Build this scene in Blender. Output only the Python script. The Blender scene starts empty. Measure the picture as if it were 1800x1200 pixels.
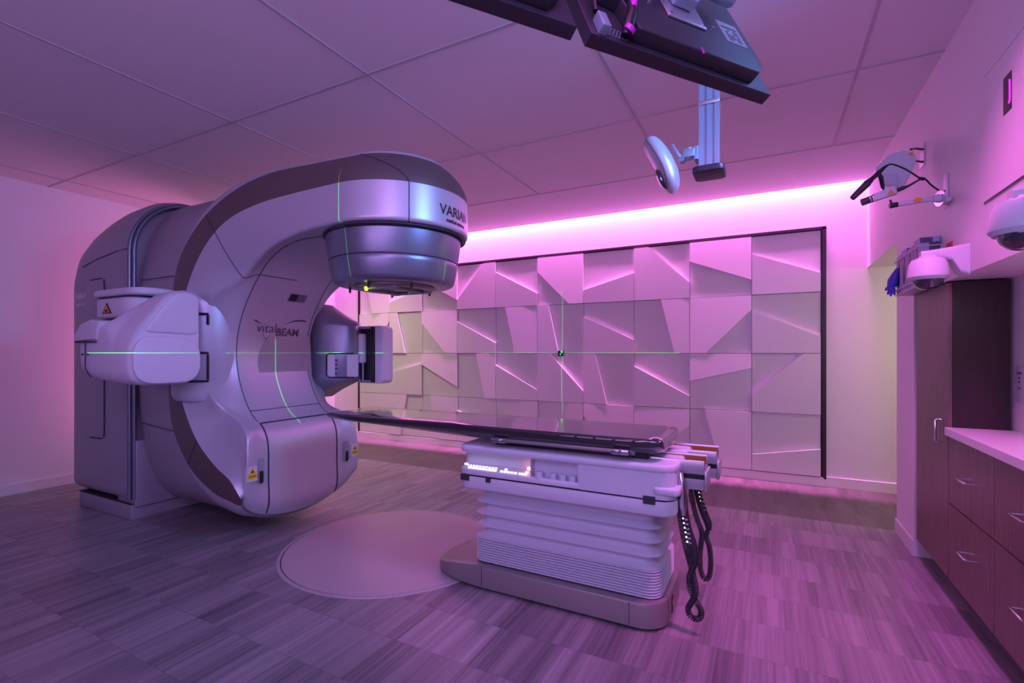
import bpy, bmesh, math, random
from mathutils import Vector, Matrix
random.seed(7)
PI = math.pi
S = bpy.context.scene
COL = S.collection

# ------------------------------------------------------------------ camera
YAW = math.atan2(448, 858)
cam_d = bpy.data.cameras.new('camera')
cam = bpy.data.objects.new('camera', cam_d)
COL.objects.link(cam)
cam.location = (0, 0, 1.3)
cam.rotation_euler = (PI / 2, 0, YAW)
cam_d.sensor_width = 36
cam_d.lens = 858 / 1800 * 36
cam_d.shift_y = 20 / 1800
cam_d.clip_start = 0.02
S.camera = cam

# ------------------------------------------------------------------ view
S.view_settings.view_transform = 'Standard'
S.view_settings.look = 'None'
S.view_settings.exposure = -0.1
S.view_settings.gamma = 1.0
S.view_settings.use_curve_mapping = False

# ------------------------------------------------------------------ world
W = bpy.data.worlds.new('world')
S.world = W
W.use_nodes = True
W.node_tree.nodes['Background'].inputs[0].default_value = (0.30, 0.20, 0.55, 1)
W.node_tree.nodes['Background'].inputs[1].default_value = 0.02

# ------------------------------------------------------------------ lights
def area(name, loc, target, size, power, color, size_y=None, spread=None):
    l = bpy.data.lights.new(name, 'AREA')
    l.energy = power
    l.color = color
    l.size = size
    if size_y:
        l.shape = 'RECTANGLE'
        l.size_y = size_y
    if spread:
        l.spread = math.radians(spread)
    o = bpy.data.objects.new(name, l)
    COL.objects.link(o)
    o.location = loc
    d = Vector(target) - Vector(loc)
    o.rotation_euler = d.to_track_quat('-Z', 'Y').to_euler()
    return o

MAG = (1.0, 0.20, 0.90)
# LED cove washing the back wall out of the deep ceiling slot
area('cove_light', (-2.65, 5.545, 3.50), (-2.65, 5.575, 0), 6.9, 220, MAG, 0.04, spread=50)
area('cove_light', (-2.65, 5.56, 3.02), (-2.65, 5.60, 0), 6.9, 8, MAG, 0.03, spread=150)
# lamps and two added fill lights on the other sides of the room (outside the frame or behind the machine)
area('right_blue_light', (0.6, 2.0, 2.78), (-2.2, 2.45, 1.6), 0.8, 22, (0.18, 0.38, 1.0), 0.8, spread=90)
area('front_ceiling_light', (0.3, -0.9, 2.88), (-1.4, 1.8, 0.8), 0.9, 58, (0.18, 0.32, 1.0), 0.6)
area('front_fill_light', (-0.9, -1.9, 1.7), (-0.8, 2.0, 3.0), 3.2, 52, (0.70, 0.38, 1.0), 1.0)  # added fill tilted up to lift the ceiling, no real cove here
area('right_downlight', (0.42, 2.25, 2.89), (0.05, 3.0, 0), 0.3, 23, (1.0, 0.14, 0.82), spread=80)
area('centre_fill_light', (-0.8, 0.6, 2.86), (-2.6, 3.0, 0.5), 1.6, 12, (1.0, 0.16, 0.78), spread=120)  # added pink fill standing in for bounce onto the machine front
area('behind_machine_light', (-5.62, 2.9, 1.5), (-6.2, 2.6, 1.7), 0.3, 6.5, (1.0, 0.20, 0.58), 2.2)
area('far_left_downlight', (-5.0, 4.5, 2.86), (-5.0, 4.7, 0), 0.5, 16, (1.0, 0.92, 0.50), spread=120)
area('niche_light', (0.95, 2.0, 1.668), (0.98, 2.0, 0), 1.4, 1.5, (1.0, 0.86, 0.80), 0.06).rotation_euler = (0, 0, PI / 2)
area('corridor_light', (2.0, 5.05, 2.04), (0.9, 5.3, 0.2), 0.9, 22, (1.0, 0.84, 0.52), 0.8)

# room lasers: a lamp behind a line lens, one on the near wall and one high on the right wall
def laser(name, loc, target, angle, planes, power, half=0.0009):
    l = bpy.data.lights.new(name, 'SPOT')
    l.energy = power
    l.color = (0.05, 1.0, 0.12)
    l.shadow_soft_size = 0.0
    l.spot_size = math.radians(angle)
    l.spot_blend = 0.02
    l.use_nodes = True
    nt = l.node_tree
    em = [n for n in nt.nodes if n.type == 'EMISSION'][0]
    geo = nt.nodes.new('ShaderNodeNewGeometry')
    sep = nt.nodes.new('ShaderNodeSeparateXYZ')
    nt.links.new(geo.outputs['Incoming'], sep.inputs[0])
    prev = None
    for ax in planes:
        ab = nt.nodes.new('ShaderNodeMath'); ab.operation = 'ABSOLUTE'
        nt.links.new(sep.outputs[ax], ab.inputs[0])
        lt = nt.nodes.new('ShaderNodeMath'); lt.operation = 'LESS_THAN'
        nt.links.new(ab.outputs[0], lt.inputs[0]); lt.inputs[1].default_value = half
        if prev is None:
            prev = lt.outputs[0]
        else:
            mx = nt.nodes.new('ShaderNodeMath'); mx.operation = 'MAXIMUM'
            nt.links.new(prev, mx.inputs[0]); nt.links.new(lt.outputs[0], mx.inputs[1])
            prev = mx.outputs[0]
    nt.links.new(prev, em.inputs['Strength'])
    o = bpy.data.objects.new(name, l)
    COL.objects.link(o)
    o.location = loc
    d = Vector(target) - Vector(loc)
    o.rotation_euler = d.to_track_quat('-Z', 'Y').to_euler()
    return o

ISO = (-2.23, 2.56, 1.3)
laser('side_room_laser', (-2.23, -0.55, 1.30), (-2.23 - 3.11 * math.tan(math.radians(13.2)), 2.56, 1.3), 52, (0, 2), 650)
laser('foot_room_laser', (0.815, 2.56, 2.31), (-3.185, 2.56, 2.31 - 4 * math.tan(math.radians(14.5))), 13.5, (1,), 1300)

# ------------------------------------------------------------------ materials
def pm(name, col, rough=0.5, metal=0.0, spec=0.5, coat=0.0, emit=None, estr=0.0, bump=0.0, bscale=200):
    m = bpy.data.materials.new(name)
    m.use_nodes = True
    nt = m.node_tree
    b = nt.nodes['Principled BSDF']
    b.inputs['Base Color'].default_value = (*col, 1)
    b.inputs['Roughness'].default_value = rough
    b.inputs['Metallic'].default_value = metal
    b.inputs['Specular IOR Level'].default_value = spec
    b.inputs['Coat Weight'].default_value = coat
    b.inputs['Coat Roughness'].default_value = 0.15
    if emit:
        b.inputs['Emission Color'].default_value = (*emit, 1)
        b.inputs['Emission Strength'].default_value = estr
    tc = nt.nodes.new('ShaderNodeTexCoord')
    nz = nt.nodes.new('ShaderNodeTexNoise')
    nz.inputs['Scale'].default_value = bscale
    nt.links.new(tc.outputs['Object'], nz.inputs['Vector'])
    if bump > 0:
        bp = nt.nodes.new('ShaderNodeBump')
        bp.inputs['Strength'].default_value = bump
        bp.inputs['Distance'].default_value = 0.002
        nt.links.new(nz.outputs['Fac'], bp.inputs['Height'])
        nt.links.new(bp.outputs[0], b.inputs['Normal'])
    # tiny roughness variation
    mr = nt.nodes.new('ShaderNodeMapRange')
    nt.links.new(nz.outputs['Fac'], mr.inputs['Value'])
    mr.inputs['To Min'].default_value = max(0.02, rough - 0.03)
    mr.inputs['To Max'].default_value = min(1, rough + 0.03)
    nt.links.new(mr.outputs[0], b.inputs['Roughness'])
    return m

M = {}
M['wall'] = pm('wall_paint', (0.78, 0.77, 0.76), 0.6, bump=0.08, bscale=350)
M['ceiling'] = pm('ceiling_tile', (0.78, 0.77, 0.77), 0.85, bump=0.15, bscale=500)
M['grid'] = pm('ceiling_grid', (0.5, 0.49, 0.5), 0.55)
M['panel'] = pm('panel_white', (0.76, 0.75, 0.73), 0.42)
M['reveal'] = pm('dark_reveal', (0.03, 0.015, 0.022), 0.35)
M['base'] = pm('baseboard', (0.72, 0.71, 0.69), 0.5)
M['pearl'] = pm('pearl_paint', (0.55, 0.55, 0.60), 0.36, metal=0.35)
M['pearl2'] = pm('satin_cover', (0.36, 0.34, 0.38), 0.42, metal=0.2)
M['silver'] = pm('silver_paint', (0.24, 0.27, 0.33), 0.36, metal=0.7)
M['brown'] = pm('taupe_band', (0.15, 0.115, 0.11), 0.40, metal=0.3)
M['taupe'] = pm('taupe_base', (0.28, 0.25, 0.24), 0.35, metal=0.3)
M['white'] = pm('white_plastic', (0.60, 0.61, 0.66), 0.42)
M['blade'] = pm('light_plastic', (0.66, 0.65, 0.72), 0.45)
M['grey'] = pm('grey_plastic', (0.30, 0.30, 0.33), 0.4)
M['seam'] = pm('seam_dark', (0.035, 0.03, 0.05), 0.6)
M['black'] = pm('black_plastic', (0.012, 0.011, 0.014), 0.35)
M['gloss'] = pm('carbon_top', (0.02, 0.018, 0.022), 0.06, spec=0.9, coat=1.0)
M['chrome'] = pm('chrome', (0.75, 0.75, 0.78), 0.18, metal=1.0)
M['alu'] = pm('aluminium', (0.62, 0.62, 0.66), 0.32, metal=0.9)
M['amber'] = pm('amber_channel', (0.30, 0.13, 0.02), 0.4, metal=0.3)
M['yellow'] = pm('sticker_yellow', (0.85, 0.55, 0.02), 0.5)
M['orange'] = pm('sticker_orange', (0.85, 0.28, 0.02), 0.5)
M['ink'] = pm('ink', (0.02, 0.01, 0.02), 0.5)
M['monitor'] = pm('monitor_shell', (0.030, 0.026, 0.036), 0.40)
M['red'] = pm('red_plastic', (0.7, 0.02, 0.04), 0.4)
M['glovebox'] = pm('glove_box_card', (0.45, 0.38, 0.60), 0.6)
M['glovebox2'] = pm('glove_box_print', (0.10, 0.08, 0.13), 0.6)
M['glove'] = pm('glove_violet', (0.10, 0.06, 0.60), 0.5)
M['tint'] = pm('camera_dome', (0.03, 0.03, 0.04), 0.05, spec=0.9, coat=1.0)
M['lens_y'] = pm('yellow_lamp', (0.6, 0.8, 0.05), 0.3, emit=(0.75, 1.0, 0.02), estr=5)
M['lens_g'] = pm('green_lamp', (0.05, 0.6, 0.1), 0.3, emit=(0.02, 1.0, 0.1), estr=6)
M['lens_w'] = pm('white_lamp', (0.9, 0.9, 1), 0.3, emit=(0.85, 0.92, 1.0), estr=2.2)
M['lens_r'] = pm('orange_lamp', (1, 0.4, 0.2), 0.3, emit=(1.0, 0.22, 0.08), estr=14)
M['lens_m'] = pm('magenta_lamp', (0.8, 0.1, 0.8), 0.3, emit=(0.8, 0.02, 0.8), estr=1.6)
M['magenta'] = pm('magenta_reflection', (0.62, 0.02, 0.50), 0.3)  # magenta reflections on the monitor backs, painted in as base colour
M['counter'] = pm('counter_white', (0.74, 0.72, 0.74), 0.25)
M['teal'] = pm('blue_grey_metal', (0.30, 0.38, 0.46), 0.40, metal=0.4)

def wood(name, c1, c2, rough=0.38):
    m = bpy.data.materials.new(name); m.use_nodes = True
    nt = m.node_tree; b = nt.nodes['Principled BSDF']
    tc = nt.nodes.new('ShaderNodeTexCoord'); mp = nt.nodes.new('ShaderNodeMapping')
    mp.inputs['Scale'].default_value = (60, 60, 3)
    nz = nt.nodes.new('ShaderNodeTexNoise'); nz.inputs['Scale'].default_value = 1.4; nz.inputs['Detail'].default_value = 6
    cr = nt.nodes.new('ShaderNodeValToRGB')
    cr.color_ramp.elements[0].position = 0.3; cr.color_ramp.elements[0].color = (*c1, 1)
    cr.color_ramp.elements[1].position = 0.7; cr.color_ramp.elements[1].color = (*c2, 1)
    nt.links.new(tc.outputs['Object'], mp.inputs[0]); nt.links.new(mp.outputs[0], nz.inputs['Vector'])
    nt.links.new(nz.outputs['Fac'], cr.inputs[0]); nt.links.new(cr.outputs[0], b.inputs['Base Color'])
    b.inputs['Roughness'].default_value = rough
    return m
M['wood'] = wood('wenge_laminate', (0.11, 0.07, 0.06), (0.21, 0.14, 0.115))
M['darkwood'] = wood('black_brown_laminate', (0.018, 0.008, 0.009), (0.032, 0.013, 0.014))

def floor_mat(name, dark, light):
    """tiles in one-foot rows along X, grain running along Y, in runs of random tone"""
    m = bpy.data.materials.new(name); m.use_nodes = True
    nt = m.node_tree; N = nt.nodes; L = nt.links
    b = N['Principled BSDF']
    tc = N.new('ShaderNodeTexCoord'); sp = N.new('ShaderNodeSeparateXYZ')
    L.new(tc.outputs['Object'], sp.inputs[0])
    def math_(op, a, b2=None, c=None):
        n = N.new('ShaderNodeMath'); n.operation = op
        for i, v in enumerate((a, b2, c)):
            if v is None: continue
            if isinstance(v, (int, float)): n.inputs[i].default_value = v
            else: L.new(v, n.inputs[i])
        return n.outputs[0]
    x, y = sp.outputs[0], sp.outputs[1]
    row = math_('FLOOR', math_('DIVIDE', math_('SUBTRACT', y, 1.105 - 0.305 * 20), 0.305))
    fy = math_('FRACT', math_('DIVIDE', math_('SUBTRACT', y, 1.105 - 0.305 * 20), 0.305))
    wn = N.new('ShaderNodeTexWhiteNoise'); wn.noise_dimensions = '1D'; L.new(row, wn.inputs['W'])
    xs = math_('ADD', x, math_('MULTIPLY', wn.outputs['Value'], 7.3))
    # tile index along X (0.914 m) and the stave runs inside it
    tile = math_('FLOOR', math_('DIVIDE', xs, 0.914))
    ft = math_('FRACT', math_('DIVIDE', xs, 0.914))
    def noise1(scale, seed, detail=0.0):
        cb = N.new('ShaderNodeCombineXYZ')
        L.new(math_('MULTIPLY', xs, scale), cb.inputs[0])
        L.new(math_('MULTIPLY', row, 17.37), cb.inputs[1])
        cb.inputs[2].default_value = seed
        nz = N.new('ShaderNodeTexNoise'); nz.inputs['Scale'].default_value = 1; nz.inputs['Detail'].default_value = detail
        L.new(cb.outputs[0], nz.inputs['Vector'])
        return nz.outputs['Fac']
    # random-width runs: white noise of floor(x*k + wobble)
    run = math_('FLOOR', math_('ADD', math_('MULTIPLY', xs, 8.5), math_('MULTIPLY', noise1(3.0, 3.1), 3.0)))
    wr = N.new('ShaderNodeTexWhiteNoise'); wr.noise_dimensions = '2D'
    cb = N.new('ShaderNodeCombineXYZ'); L.new(run, cb.inputs[0]); L.new(row, cb.inputs[1]); L.new(cb.outputs[0], wr.inputs['Vector'])
    wt = N.new('ShaderNodeTexWhiteNoise'); wt.noise_dimensions = '2D'
    cb2 = N.new('ShaderNodeCombineXYZ'); L.new(tile, cb2.inputs[0]); L.new(math_('ADD', row, 51.0), cb2.inputs[1]); L.new(cb2.outputs[0], wt.inputs['Vector'])
    # grain streaks with faint variation along Y
    cg = N.new('ShaderNodeCombineXYZ')
    L.new(math_('MULTIPLY', xs, 60.0), cg.inputs[0]); L.new(math_('ADD', math_('MULTIPLY', y, 1.2), math_('MULTIPLY', row, 9.1)), cg.inputs[1])
    ng = N.new('ShaderNodeTexNoise'); ng.inputs['Scale'].default_value = 1; ng.inputs['Detail'].default_value = 5; ng.inputs['Roughness'].default_value = 0.65
    L.new(cg.outputs[0], ng.inputs['Vector'])
    v = math_('ADD', math_('MULTIPLY', wr.outputs['Value'], 0.22), math_('MULTIPLY', wt.outputs['Value'], 0.12))
    v = math_('ADD', v, math_('MULTIPLY', ng.outputs['Fac'], 0.85))
    v = math_('ADD', v, math_('MULTIPLY', noise1(16.0, 9.9, 3.0), 0.75))
    mr = N.new('ShaderNodeMapRange'); L.new(v, mr.inputs['Value'])
    mr.inputs['From Min'].default_value = 0.62; mr.inputs['From Max'].default_value = 1.32
    mix = N.new('ShaderNodeMix'); mix.data_type = 'RGBA'
    L.new(mr.outputs[0], mix.inputs[0]); mix.inputs[6].default_value = (*dark, 1); mix.inputs[7].default_value = (*light, 1)
    # joints
    j = math_('MAXIMUM', math_('LESS_THAN', fy, 0.008), math_('LESS_THAN', ft, 0.0028))
    mx2 = N.new('ShaderNodeMix'); mx2.data_type = 'RGBA'
    L.new(math_('MULTIPLY', j, 0.45), mx2.inputs[0]); L.new(mix.outputs[2], mx2.inputs[6]); mx2.inputs[7].default_value = (0.03, 0.025, 0.03, 1)
    L.new(mx2.outputs[2], b.inputs['Base Color'])
    b.inputs['Roughness'].default_value = 0.36
    b.inputs['Specular IOR Level'].default_value = 0.5
    return m
M['floor'] = floor_mat('vinyl_tile', (0.085, 0.078, 0.085), (0.36, 0.335, 0.345))
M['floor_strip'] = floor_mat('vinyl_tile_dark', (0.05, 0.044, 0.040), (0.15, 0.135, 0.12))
M['disc'] = pm('turntable_vinyl', (0.42, 0.37, 0.36), 0.36)

# ------------------------------------------------------------------ builders
def link(name, bm, mat, parent=None, smooth=True, ang=38):
    me = bpy.data.meshes.new(name)
    bmesh.ops.recalc_face_normals(bm, faces=bm.faces)
    bm.to_mesh(me); bm.free()
    mats = mat if isinstance(mat, (list, tuple)) else [mat]
    for m in mats: me.materials.append(M[m] if isinstance(m, str) else m)
    if smooth:
        me.shade_smooth()
        me.set_sharp_from_angle(angle=math.radians(ang))
    o = bpy.data.objects.new(name, me)
    COL.objects.link(o)
    if parent is not None:
        o.parent = parent
        p = parent; mw = Matrix.Identity(4)
        while p is not None:
            mw = (Matrix.LocRotScale(p.location, p.rotation_euler, p.scale) if p.type == 'EMPTY' else Matrix.Identity(4)) @ mw
            p = p.parent
        if parent.type == 'EMPTY':
            o.matrix_parent_inverse = mw.inverted()
    return o

def thing(name, label, cat, loc=(0, 0, 0), group=None):
    o = bpy.data.objects.new(name, None)
    o.empty_display_size = 0.1
    COL.objects.link(o)
    o.location = loc
    o['label'] = label; o['category'] = cat
    if group: o['group'] = group
    return o

def tag(o, label, cat, group=None):
    o['label'] = label; o['category'] = cat
    if group: o['group'] = group
    return o

def struct(name, bm, mat, **k):
    o = link(name, bm, mat, **k)
    o['kind'] = 'structure'
    return o

def NB(): return bmesh.new()

def box(bm, x0, x1, y0, y1, z0, z1, bev=0.0, seg=3, mi=0):
    t = bmesh.new()
    r = bmesh.ops.create_cube(t, size=1)
    for v in t.verts:
        v.co = Vector(((x0 + x1) / 2 + v.co.x * (x1 - x0), (y0 + y1) / 2 + v.co.y * (y1 - y0), (z0 + z1) / 2 + v.co.z * (z1 - z0)))
    if bev > 0:
        bmesh.ops.bevel(t, geom=list(t.edges), offset=bev, segments=seg, profile=0.5, affect='EDGES')
    merge(bm, t, mi)
    return bm

def merge(bm, t, mi=0, mat=None):
    if mat is not None: t.transform(mat)
    vm = {}
    for v in t.verts: vm[v] = bm.verts.new(v.co)
    for f in t.faces:
        try:
            g = bm.faces.new([vm[v] for v in f.verts]); g.material_index = mi
        except ValueError:
            pass
    t.free()

def obox(bm, M4, sx, sy, sz, bev=0.0, seg=3, mi=0):
    t = bmesh.new()
    box(t, -sx / 2, sx / 2, -sy / 2, sy / 2, -sz / 2, sz / 2, bev, seg)
    merge(bm, t, mi, M4)
    return bm

def prism(bm, pts, lo, hi, axis='Z', bev=0.0, seg=3, mi=0, bevel_caps_only=False):
    """pts 2D polygon; axis Z: (x,y); Y: (x,z); X: (y,z)"""
    t = bmesh.new()
    def P(a, b, c):
        return {'Z': (a, b, c), 'Y': (a, c, b), 'X': (c, a, b)}[axis]
    A = [t.verts.new(P(a, b, lo)) for a, b in pts]
    B = [t.verts.new(P(a, b, hi)) for a, b in pts]
    n = len(pts)
    f0 = t.faces.new(A); f1 = t.faces.new(B)
    for i in range(n): t.faces.new((A[i], A[(i + 1) % n], B[(i + 1) % n], B[i]))
    bmesh.ops.recalc_face_normals(t, faces=t.faces)
    if bev > 0:
        es = set(f0.edges) | set(f1.edges)
        bmesh.ops.bevel(t, geom=list(es), offset=bev, segments=seg, profile=0.5, affect='EDGES')
    merge(bm, t, mi)
    return bm

def rrect(x0, x1, y0, y1, r, n=6):
    out = []
    for cx, cy, a0 in ((x1 - r, y1 - r, 0), (x0 + r, y1 - r, 90), (x0 + r, y0 + r, 180), (x1 - r, y0 + r, 270)):
        for i in range(n + 1):
            a = math.radians(a0 + 90 * i / n)
            out.append((cx + r * math.cos(a), cy + r * math.sin(a)))
    return out

def loft(bm, rings, closed=True, cap0=True, cap1=True, mi=0):
    R = [[bm.verts.new(p) for p in r] for r in rings]
    n = len(R[0])
    for i in range(len(R) - 1):
        for j in range(n if closed else n - 1):
            k = (j + 1) % n
            try:
                f = bm.faces.new((R[i][j], R[i][k], R[i + 1][k], R[i + 1][j])); f.material_index = mi
            except ValueError: pass
    if closed:
        if cap0:
            f = bm.faces.new(R[0]); f.material_index = mi
        if cap1:
            f = bm.faces.new(list(reversed(R[-1]))); f.material_index = mi
    return R

def lathe(bm, prof, center=(0, 0), a0=0, a1=360, n=64, mi=0, axis_m=None):
    """prof list (r,z) ; a0..a1 degrees"""
    full = abs(a1 - a0) >= 359.9
    t = bmesh.new()
    cols = []
    m = n if full else n + 1
    for i in range(m):
        a = math.radians(a0 + (a1 - a0) * i / n)
        cols.append([t.verts.new((r * math.cos(a), r * math.sin(a), z)) for r, z in prof])
    for i in range(n):
        A = cols[i]; B = cols[(i + 1) % m]
        for j in range(len(prof) - 1):
            t.faces.new((A[j], B[j], B[j + 1], A[j + 1]))
    bmesh.ops.remove_doubles(t, verts=t.verts, dist=1e-5)
    M4 = axis_m if axis_m is not None else Matrix.Translation((center[0], center[1], 0))
    merge(bm, t, mi, M4)
    return bm

def tube(bm, pts, r, n=10, mi=0, cap=True):
    pts = [Vector(p) for p in pts]
    rs = r if isinstance(r, (list, tuple)) else [r] * len(pts)
    rings = []
    up = None
    for i, p in enumerate(pts):
        d = (pts[min(i + 1, len(pts) - 1)] - pts[max(i - 1, 0)])
        if d.length < 1e-9: d = Vector((0, 0, 1))
        d.normalize()
        if up is None:
            up = Vector((0, 0, 1)) if abs(d.z) < 0.9 else Vector((1, 0, 0))
        x = up - d * up.dot(d)
        if x.length < 1e-6:
            x = d.orthogonal()
        x.normalize(); y = d.cross(x)
        up = x
        rings.append([p + (x * math.cos(2 * PI * k / n) + y * math.sin(2 * PI * k / n)) * rs[i] for k in range(n)])
    loft(bm, rings, True, cap, cap, mi)
    return bm

def cyl(bm, p0, p1, r, r2=None, n=20, mi=0, bev=0.0):
    p0 = Vector(p0); p1 = Vector(p1)
    if r2 is None: r2 = r
    if bev > 0:
        d = (p1 - p0).normalized()
        tube(bm, [p0, p0, p0 + d * bev, p1 - d * bev, p1, p1], [1e-4, r - bev, r, r2, r2 - bev, 1e-4], n, mi, True)
    else:
        tube(bm, [p0, p1], [r, r2], n, mi)
    return bm

def catmull(P, k=6):
    """P list of tuples (any dim)"""
    out = []
    n = len(P)
    for i in range(n - 1):
        p0 = P[max(i - 1, 0)]; p1 = P[i]; p2 = P[i + 1]; p3 = P[min(i + 2, n - 1)]
        for j in range(k):
            t = j / k
            out.append(tuple(0.5 * ((2 * b) + (-a + c) * t + (2 * a - 5 * b + 4 * c - d) * t * t + (-a + 3 * b - 3 * c + d) * t ** 3)
                             for a, b, c, d in zip(p0, p1, p2, p3)))
    out.append(tuple(P[-1]))
    return out

def text_bm(s, size, bold=0.0, font_shear=0.0, depth=0.0, space=1.0):
    c = bpy.data.curves.new('t', 'FONT')
    c.body = s; c.size = size; c.align_x = 'CENTER'; c.align_y = 'CENTER'
    c.offset = bold; c.extrude = depth; c.shear = font_shear; c.resolution_u = 3; c.space_character = space
    o = bpy.data.objects.new('t', c); COL.objects.link(o)
    dg = bpy.context.evaluated_depsgraph_get()
    me = bpy.data.meshes.new_from_object(o.evaluated_get(dg))
    bm = bmesh.new(); bm.from_mesh(me)
    bpy.data.objects.remove(o); bpy.data.meshes.remove(me); bpy.data.curves.remove(c)
    return bm

# ================================================================== SETTING
XL, XR, YB, ZC = -6.14, 0.835, 5.62, 2.90
b = NB(); box(b, XL - 0.1, XR + 2.6, -2.6, 4.46, -0.1, 0.0); struct('floor', b, 'floor', smooth=False)
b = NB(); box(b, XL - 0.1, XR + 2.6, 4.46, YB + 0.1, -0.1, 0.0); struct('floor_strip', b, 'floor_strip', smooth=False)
# ceiling slab with the slot along the back wall
b = NB(); box(b, XL - 0.1, XR + 2.6, -2.6, 5.50, ZC, ZC + 0.03); box(b, XL - 0.1, XR + 0.1, 5.40, 5.75, 3.56, 3.60)
box(b, XL - 0.1, XR + 0.1, 5.49, 5.50, ZC + 0.03, 3.56)
struct('ceiling', b, 'ceiling', smooth=False)
# visible ceiling grid
b = NB()
for k, yy in enumerate((-1.635, -0.39, 0.855, 2.10, 3.345, 4.49)):
    box(b, XL, XR, yy - 0.008, yy + 0.008, ZC - 0.004, ZC + 0.001)
for k in range(6):
    xx = 0.455 - 1.245 * k
    box(b, xx - 0.008, xx + 0.008, -2.6, 4.49, ZC - 0.0045, ZC + 0.001)
g = struct('ceiling_grid', b, 'grid', smooth=False)
# walls
b = NB(); box(b, XL - 0.1, XR + 2.6, YB, YB + 0.1, 0, 3.58); struct('wall_back', b, 'wall', smooth=False)
b = NB(); box(b, XL - 0.1, XL, -2.6, YB, 0, 3.58); struct('wall_left', b, 'wall', smooth=False)
b = NB(); box(b, XL - 0.1, XR + 0.1, -2.7, -2.6, 0, 3.1); struct('wall_front', b, 'wall', smooth=False)
b = NB()
NZ = 1.675   # niche head height
NY1 = 3.965  # far side of niche
box(b, XR, XR + 0.28, 4.43, YB, 2.10, 3.58)           # header over the corridor
box(b, XR, XR + 0.28, NY1, 4.43, 0, 3.06)             # pier
box(b, XR, XR + 0.28, -2.6, NY1, NZ, 3.06)            # wall above the niche
box(b, XR + 0.253, XR + 0.34, -2.6, NY1, 0, NZ + 0.1)  # niche back
box(b, XR, XR + 0.28, -2.6, 1.0, 0, NZ)
struct('wall_right', b, 'wall', smooth=False)
b = NB()
box(b, XR + 0.28, XR + 2.6, 4.33, 4.43, 0, 3.06); box(b, XR + 0.28, XR + 2.6, 4.43, YB, 2.10, 2.16)
box(b, XR + 2.5, XR + 2.6, 4.43, YB, 0, 2.1)
struct('wall_corridor', b, 'wall', smooth=False)
# baseboards
b = NB()
box(b, 0.49, XR + 2.6, YB - 0.010, YB, 0, 0.098, 0.002); box(b, XL, -5.63, YB - 0.010, YB, 0, 0.098, 0.002)
box(b, -5.63, 0.49, YB - 0.022, YB, 0, 0.088, 0.002)
struct('baseboard_back', b, 'base', smooth=False)
b = NB(); box(b, XL, XL + 0.010, -2.6, YB, 0, 0.098, 0.002); struct('baseboard_left', b, 'base', smooth=False)
b = NB(); box(b, XR - 0.010, XR + 0.25, NY1 - .010, 4.44, 0, 0.098, 0.002); struct('baseboard_right', b, 'base', smooth=False)

# ------------------------------------------------------------------ sculpted panel wall
PX0, PW = -5.584, 0.605
PH = 0.600; PZ1 = 2.495; PYF = 5.605
pw = thing('panelled_feature_wall', 'long white wall of square panels with angular raised facets in a dark frame', 'wall panelling', (-2.56, 5.6, 0.09))
b = NB()
box(b, PX0 - 0.02, PX0 + 10 * PW + 0.02, 5.6183, 5.6205, 0.085, PZ1 + 0.02)
link('backing', b, 'reveal', pw, smooth=False)
b = NB()
box(b, PX0 - 0.035, PX0 + 10 * PW + 0.045, 5.600, 5.6205, PZ1 + 0.008, PZ1 + 0.034)
box(b, PX0 + 10 * PW + 0.012, PX0 + 10 * PW + 0.045, 5.600, 5.6205, 0.075, PZ1 + 0.034)
box(b, PX0 - 0.035, PX0 - 0.015, 5.600, 5.6205, 0.075, PZ1 + 0.034)
box(b, PX0 - 0.035, PX0 + 10 * PW + 0.045, 5.600, 5.6205, 0.075, 0.086)
link('frame', b, 'reveal', pw, smooth=False)
# (row, col): line a->b in tile units (u right, v down), the raised side is the one holding point r
T = {
 (0,0): ((.2,0),(.45,1),(.9,.5)), (0,1): ((0,.75),(1,.45),(.5,.95)), (0,2): ((0,.28),(1,.78),(.7,.1)),
 (0,3): ((.7,0),(0,.78),(.9,.9)), (0,4): ((0,.22),(1,.74),(.2,.9)), (0,5): ((0,.3),(.7,1),(.8,.2)),
 (0,6): ((0,.74),(1,.47),(.5,.95)), (0,7): ((.27,0),(1,.72),(.1,.9)), (0,8): ((0,.34),(1,.74),(.6,.1)),
 (0,9): ((0,.30),(1,.70),(.3,.95)),
 (1,0): ((1,.2),(.6,1),(.1,.3)), (1,1): ((.25,0),(.5,1),(.05,.5)), (1,2): ((0,.28),(.68,1),(.8,.2)),
 (1,3): ((0,.27),(1,.77),(.2,.9)), (1,4): ((.24,0),(.47,1),(.8,.5)), (1,5): ((.25,0),(.47,1),(.05,.5)),
 (1,6): ((0,.26),(1,.74),(.2,.9)), (1,7): ((.5,0),(.74,1),(.95,.5)), (1,8): ((1,.25),(.27,1),(.2,.2)),
 (1,9): ((0,.28),(1,.73),(.2,.9)),
 (2,1): ((0,.48),(1,.25),(.5,.9)), (2,2): ((0,.27),(1,.77),(.8,.1)), (2,3): ((.5,0),(.73,1),(.95,.5)),
 (2,4): ((0,.25),(1,.77),(.2,.9)), (2,5): ((.28,0),(1,.75),(.1,.9)), (2,6): ((.24,0),(.48,1),(.05,.5)),
 (2,7): ((0,.24),(1,.77),(.2,.9)), (2,8): ((0,.5),(1,.25),(.3,.05)), (2,9): ((.75,0),(0,.72),(.9,.9)),
 (3,1): ((.55,0),(.35,1),(.1,.5)), (3,2): ((.25,0),(.5,1),(.9,.5)), (3,3): ((0,.3),(1,.7),(.5,.9)),
 (3,4): ((.7,0),(0,.8),(.9,.9)), (3,5): ((.7,0),(.4,1),(.95,.5)), (3,6): ((0,.25),(.6,1),(.8,.2)),
 (3,7): ((1,.3),(.3,1),(.2,.2)), (3,8): ((.25,0),(.5,1),(.9,.5)), (3,9): ((0,.73),(1,.55),(.5,.95)),
}
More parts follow.
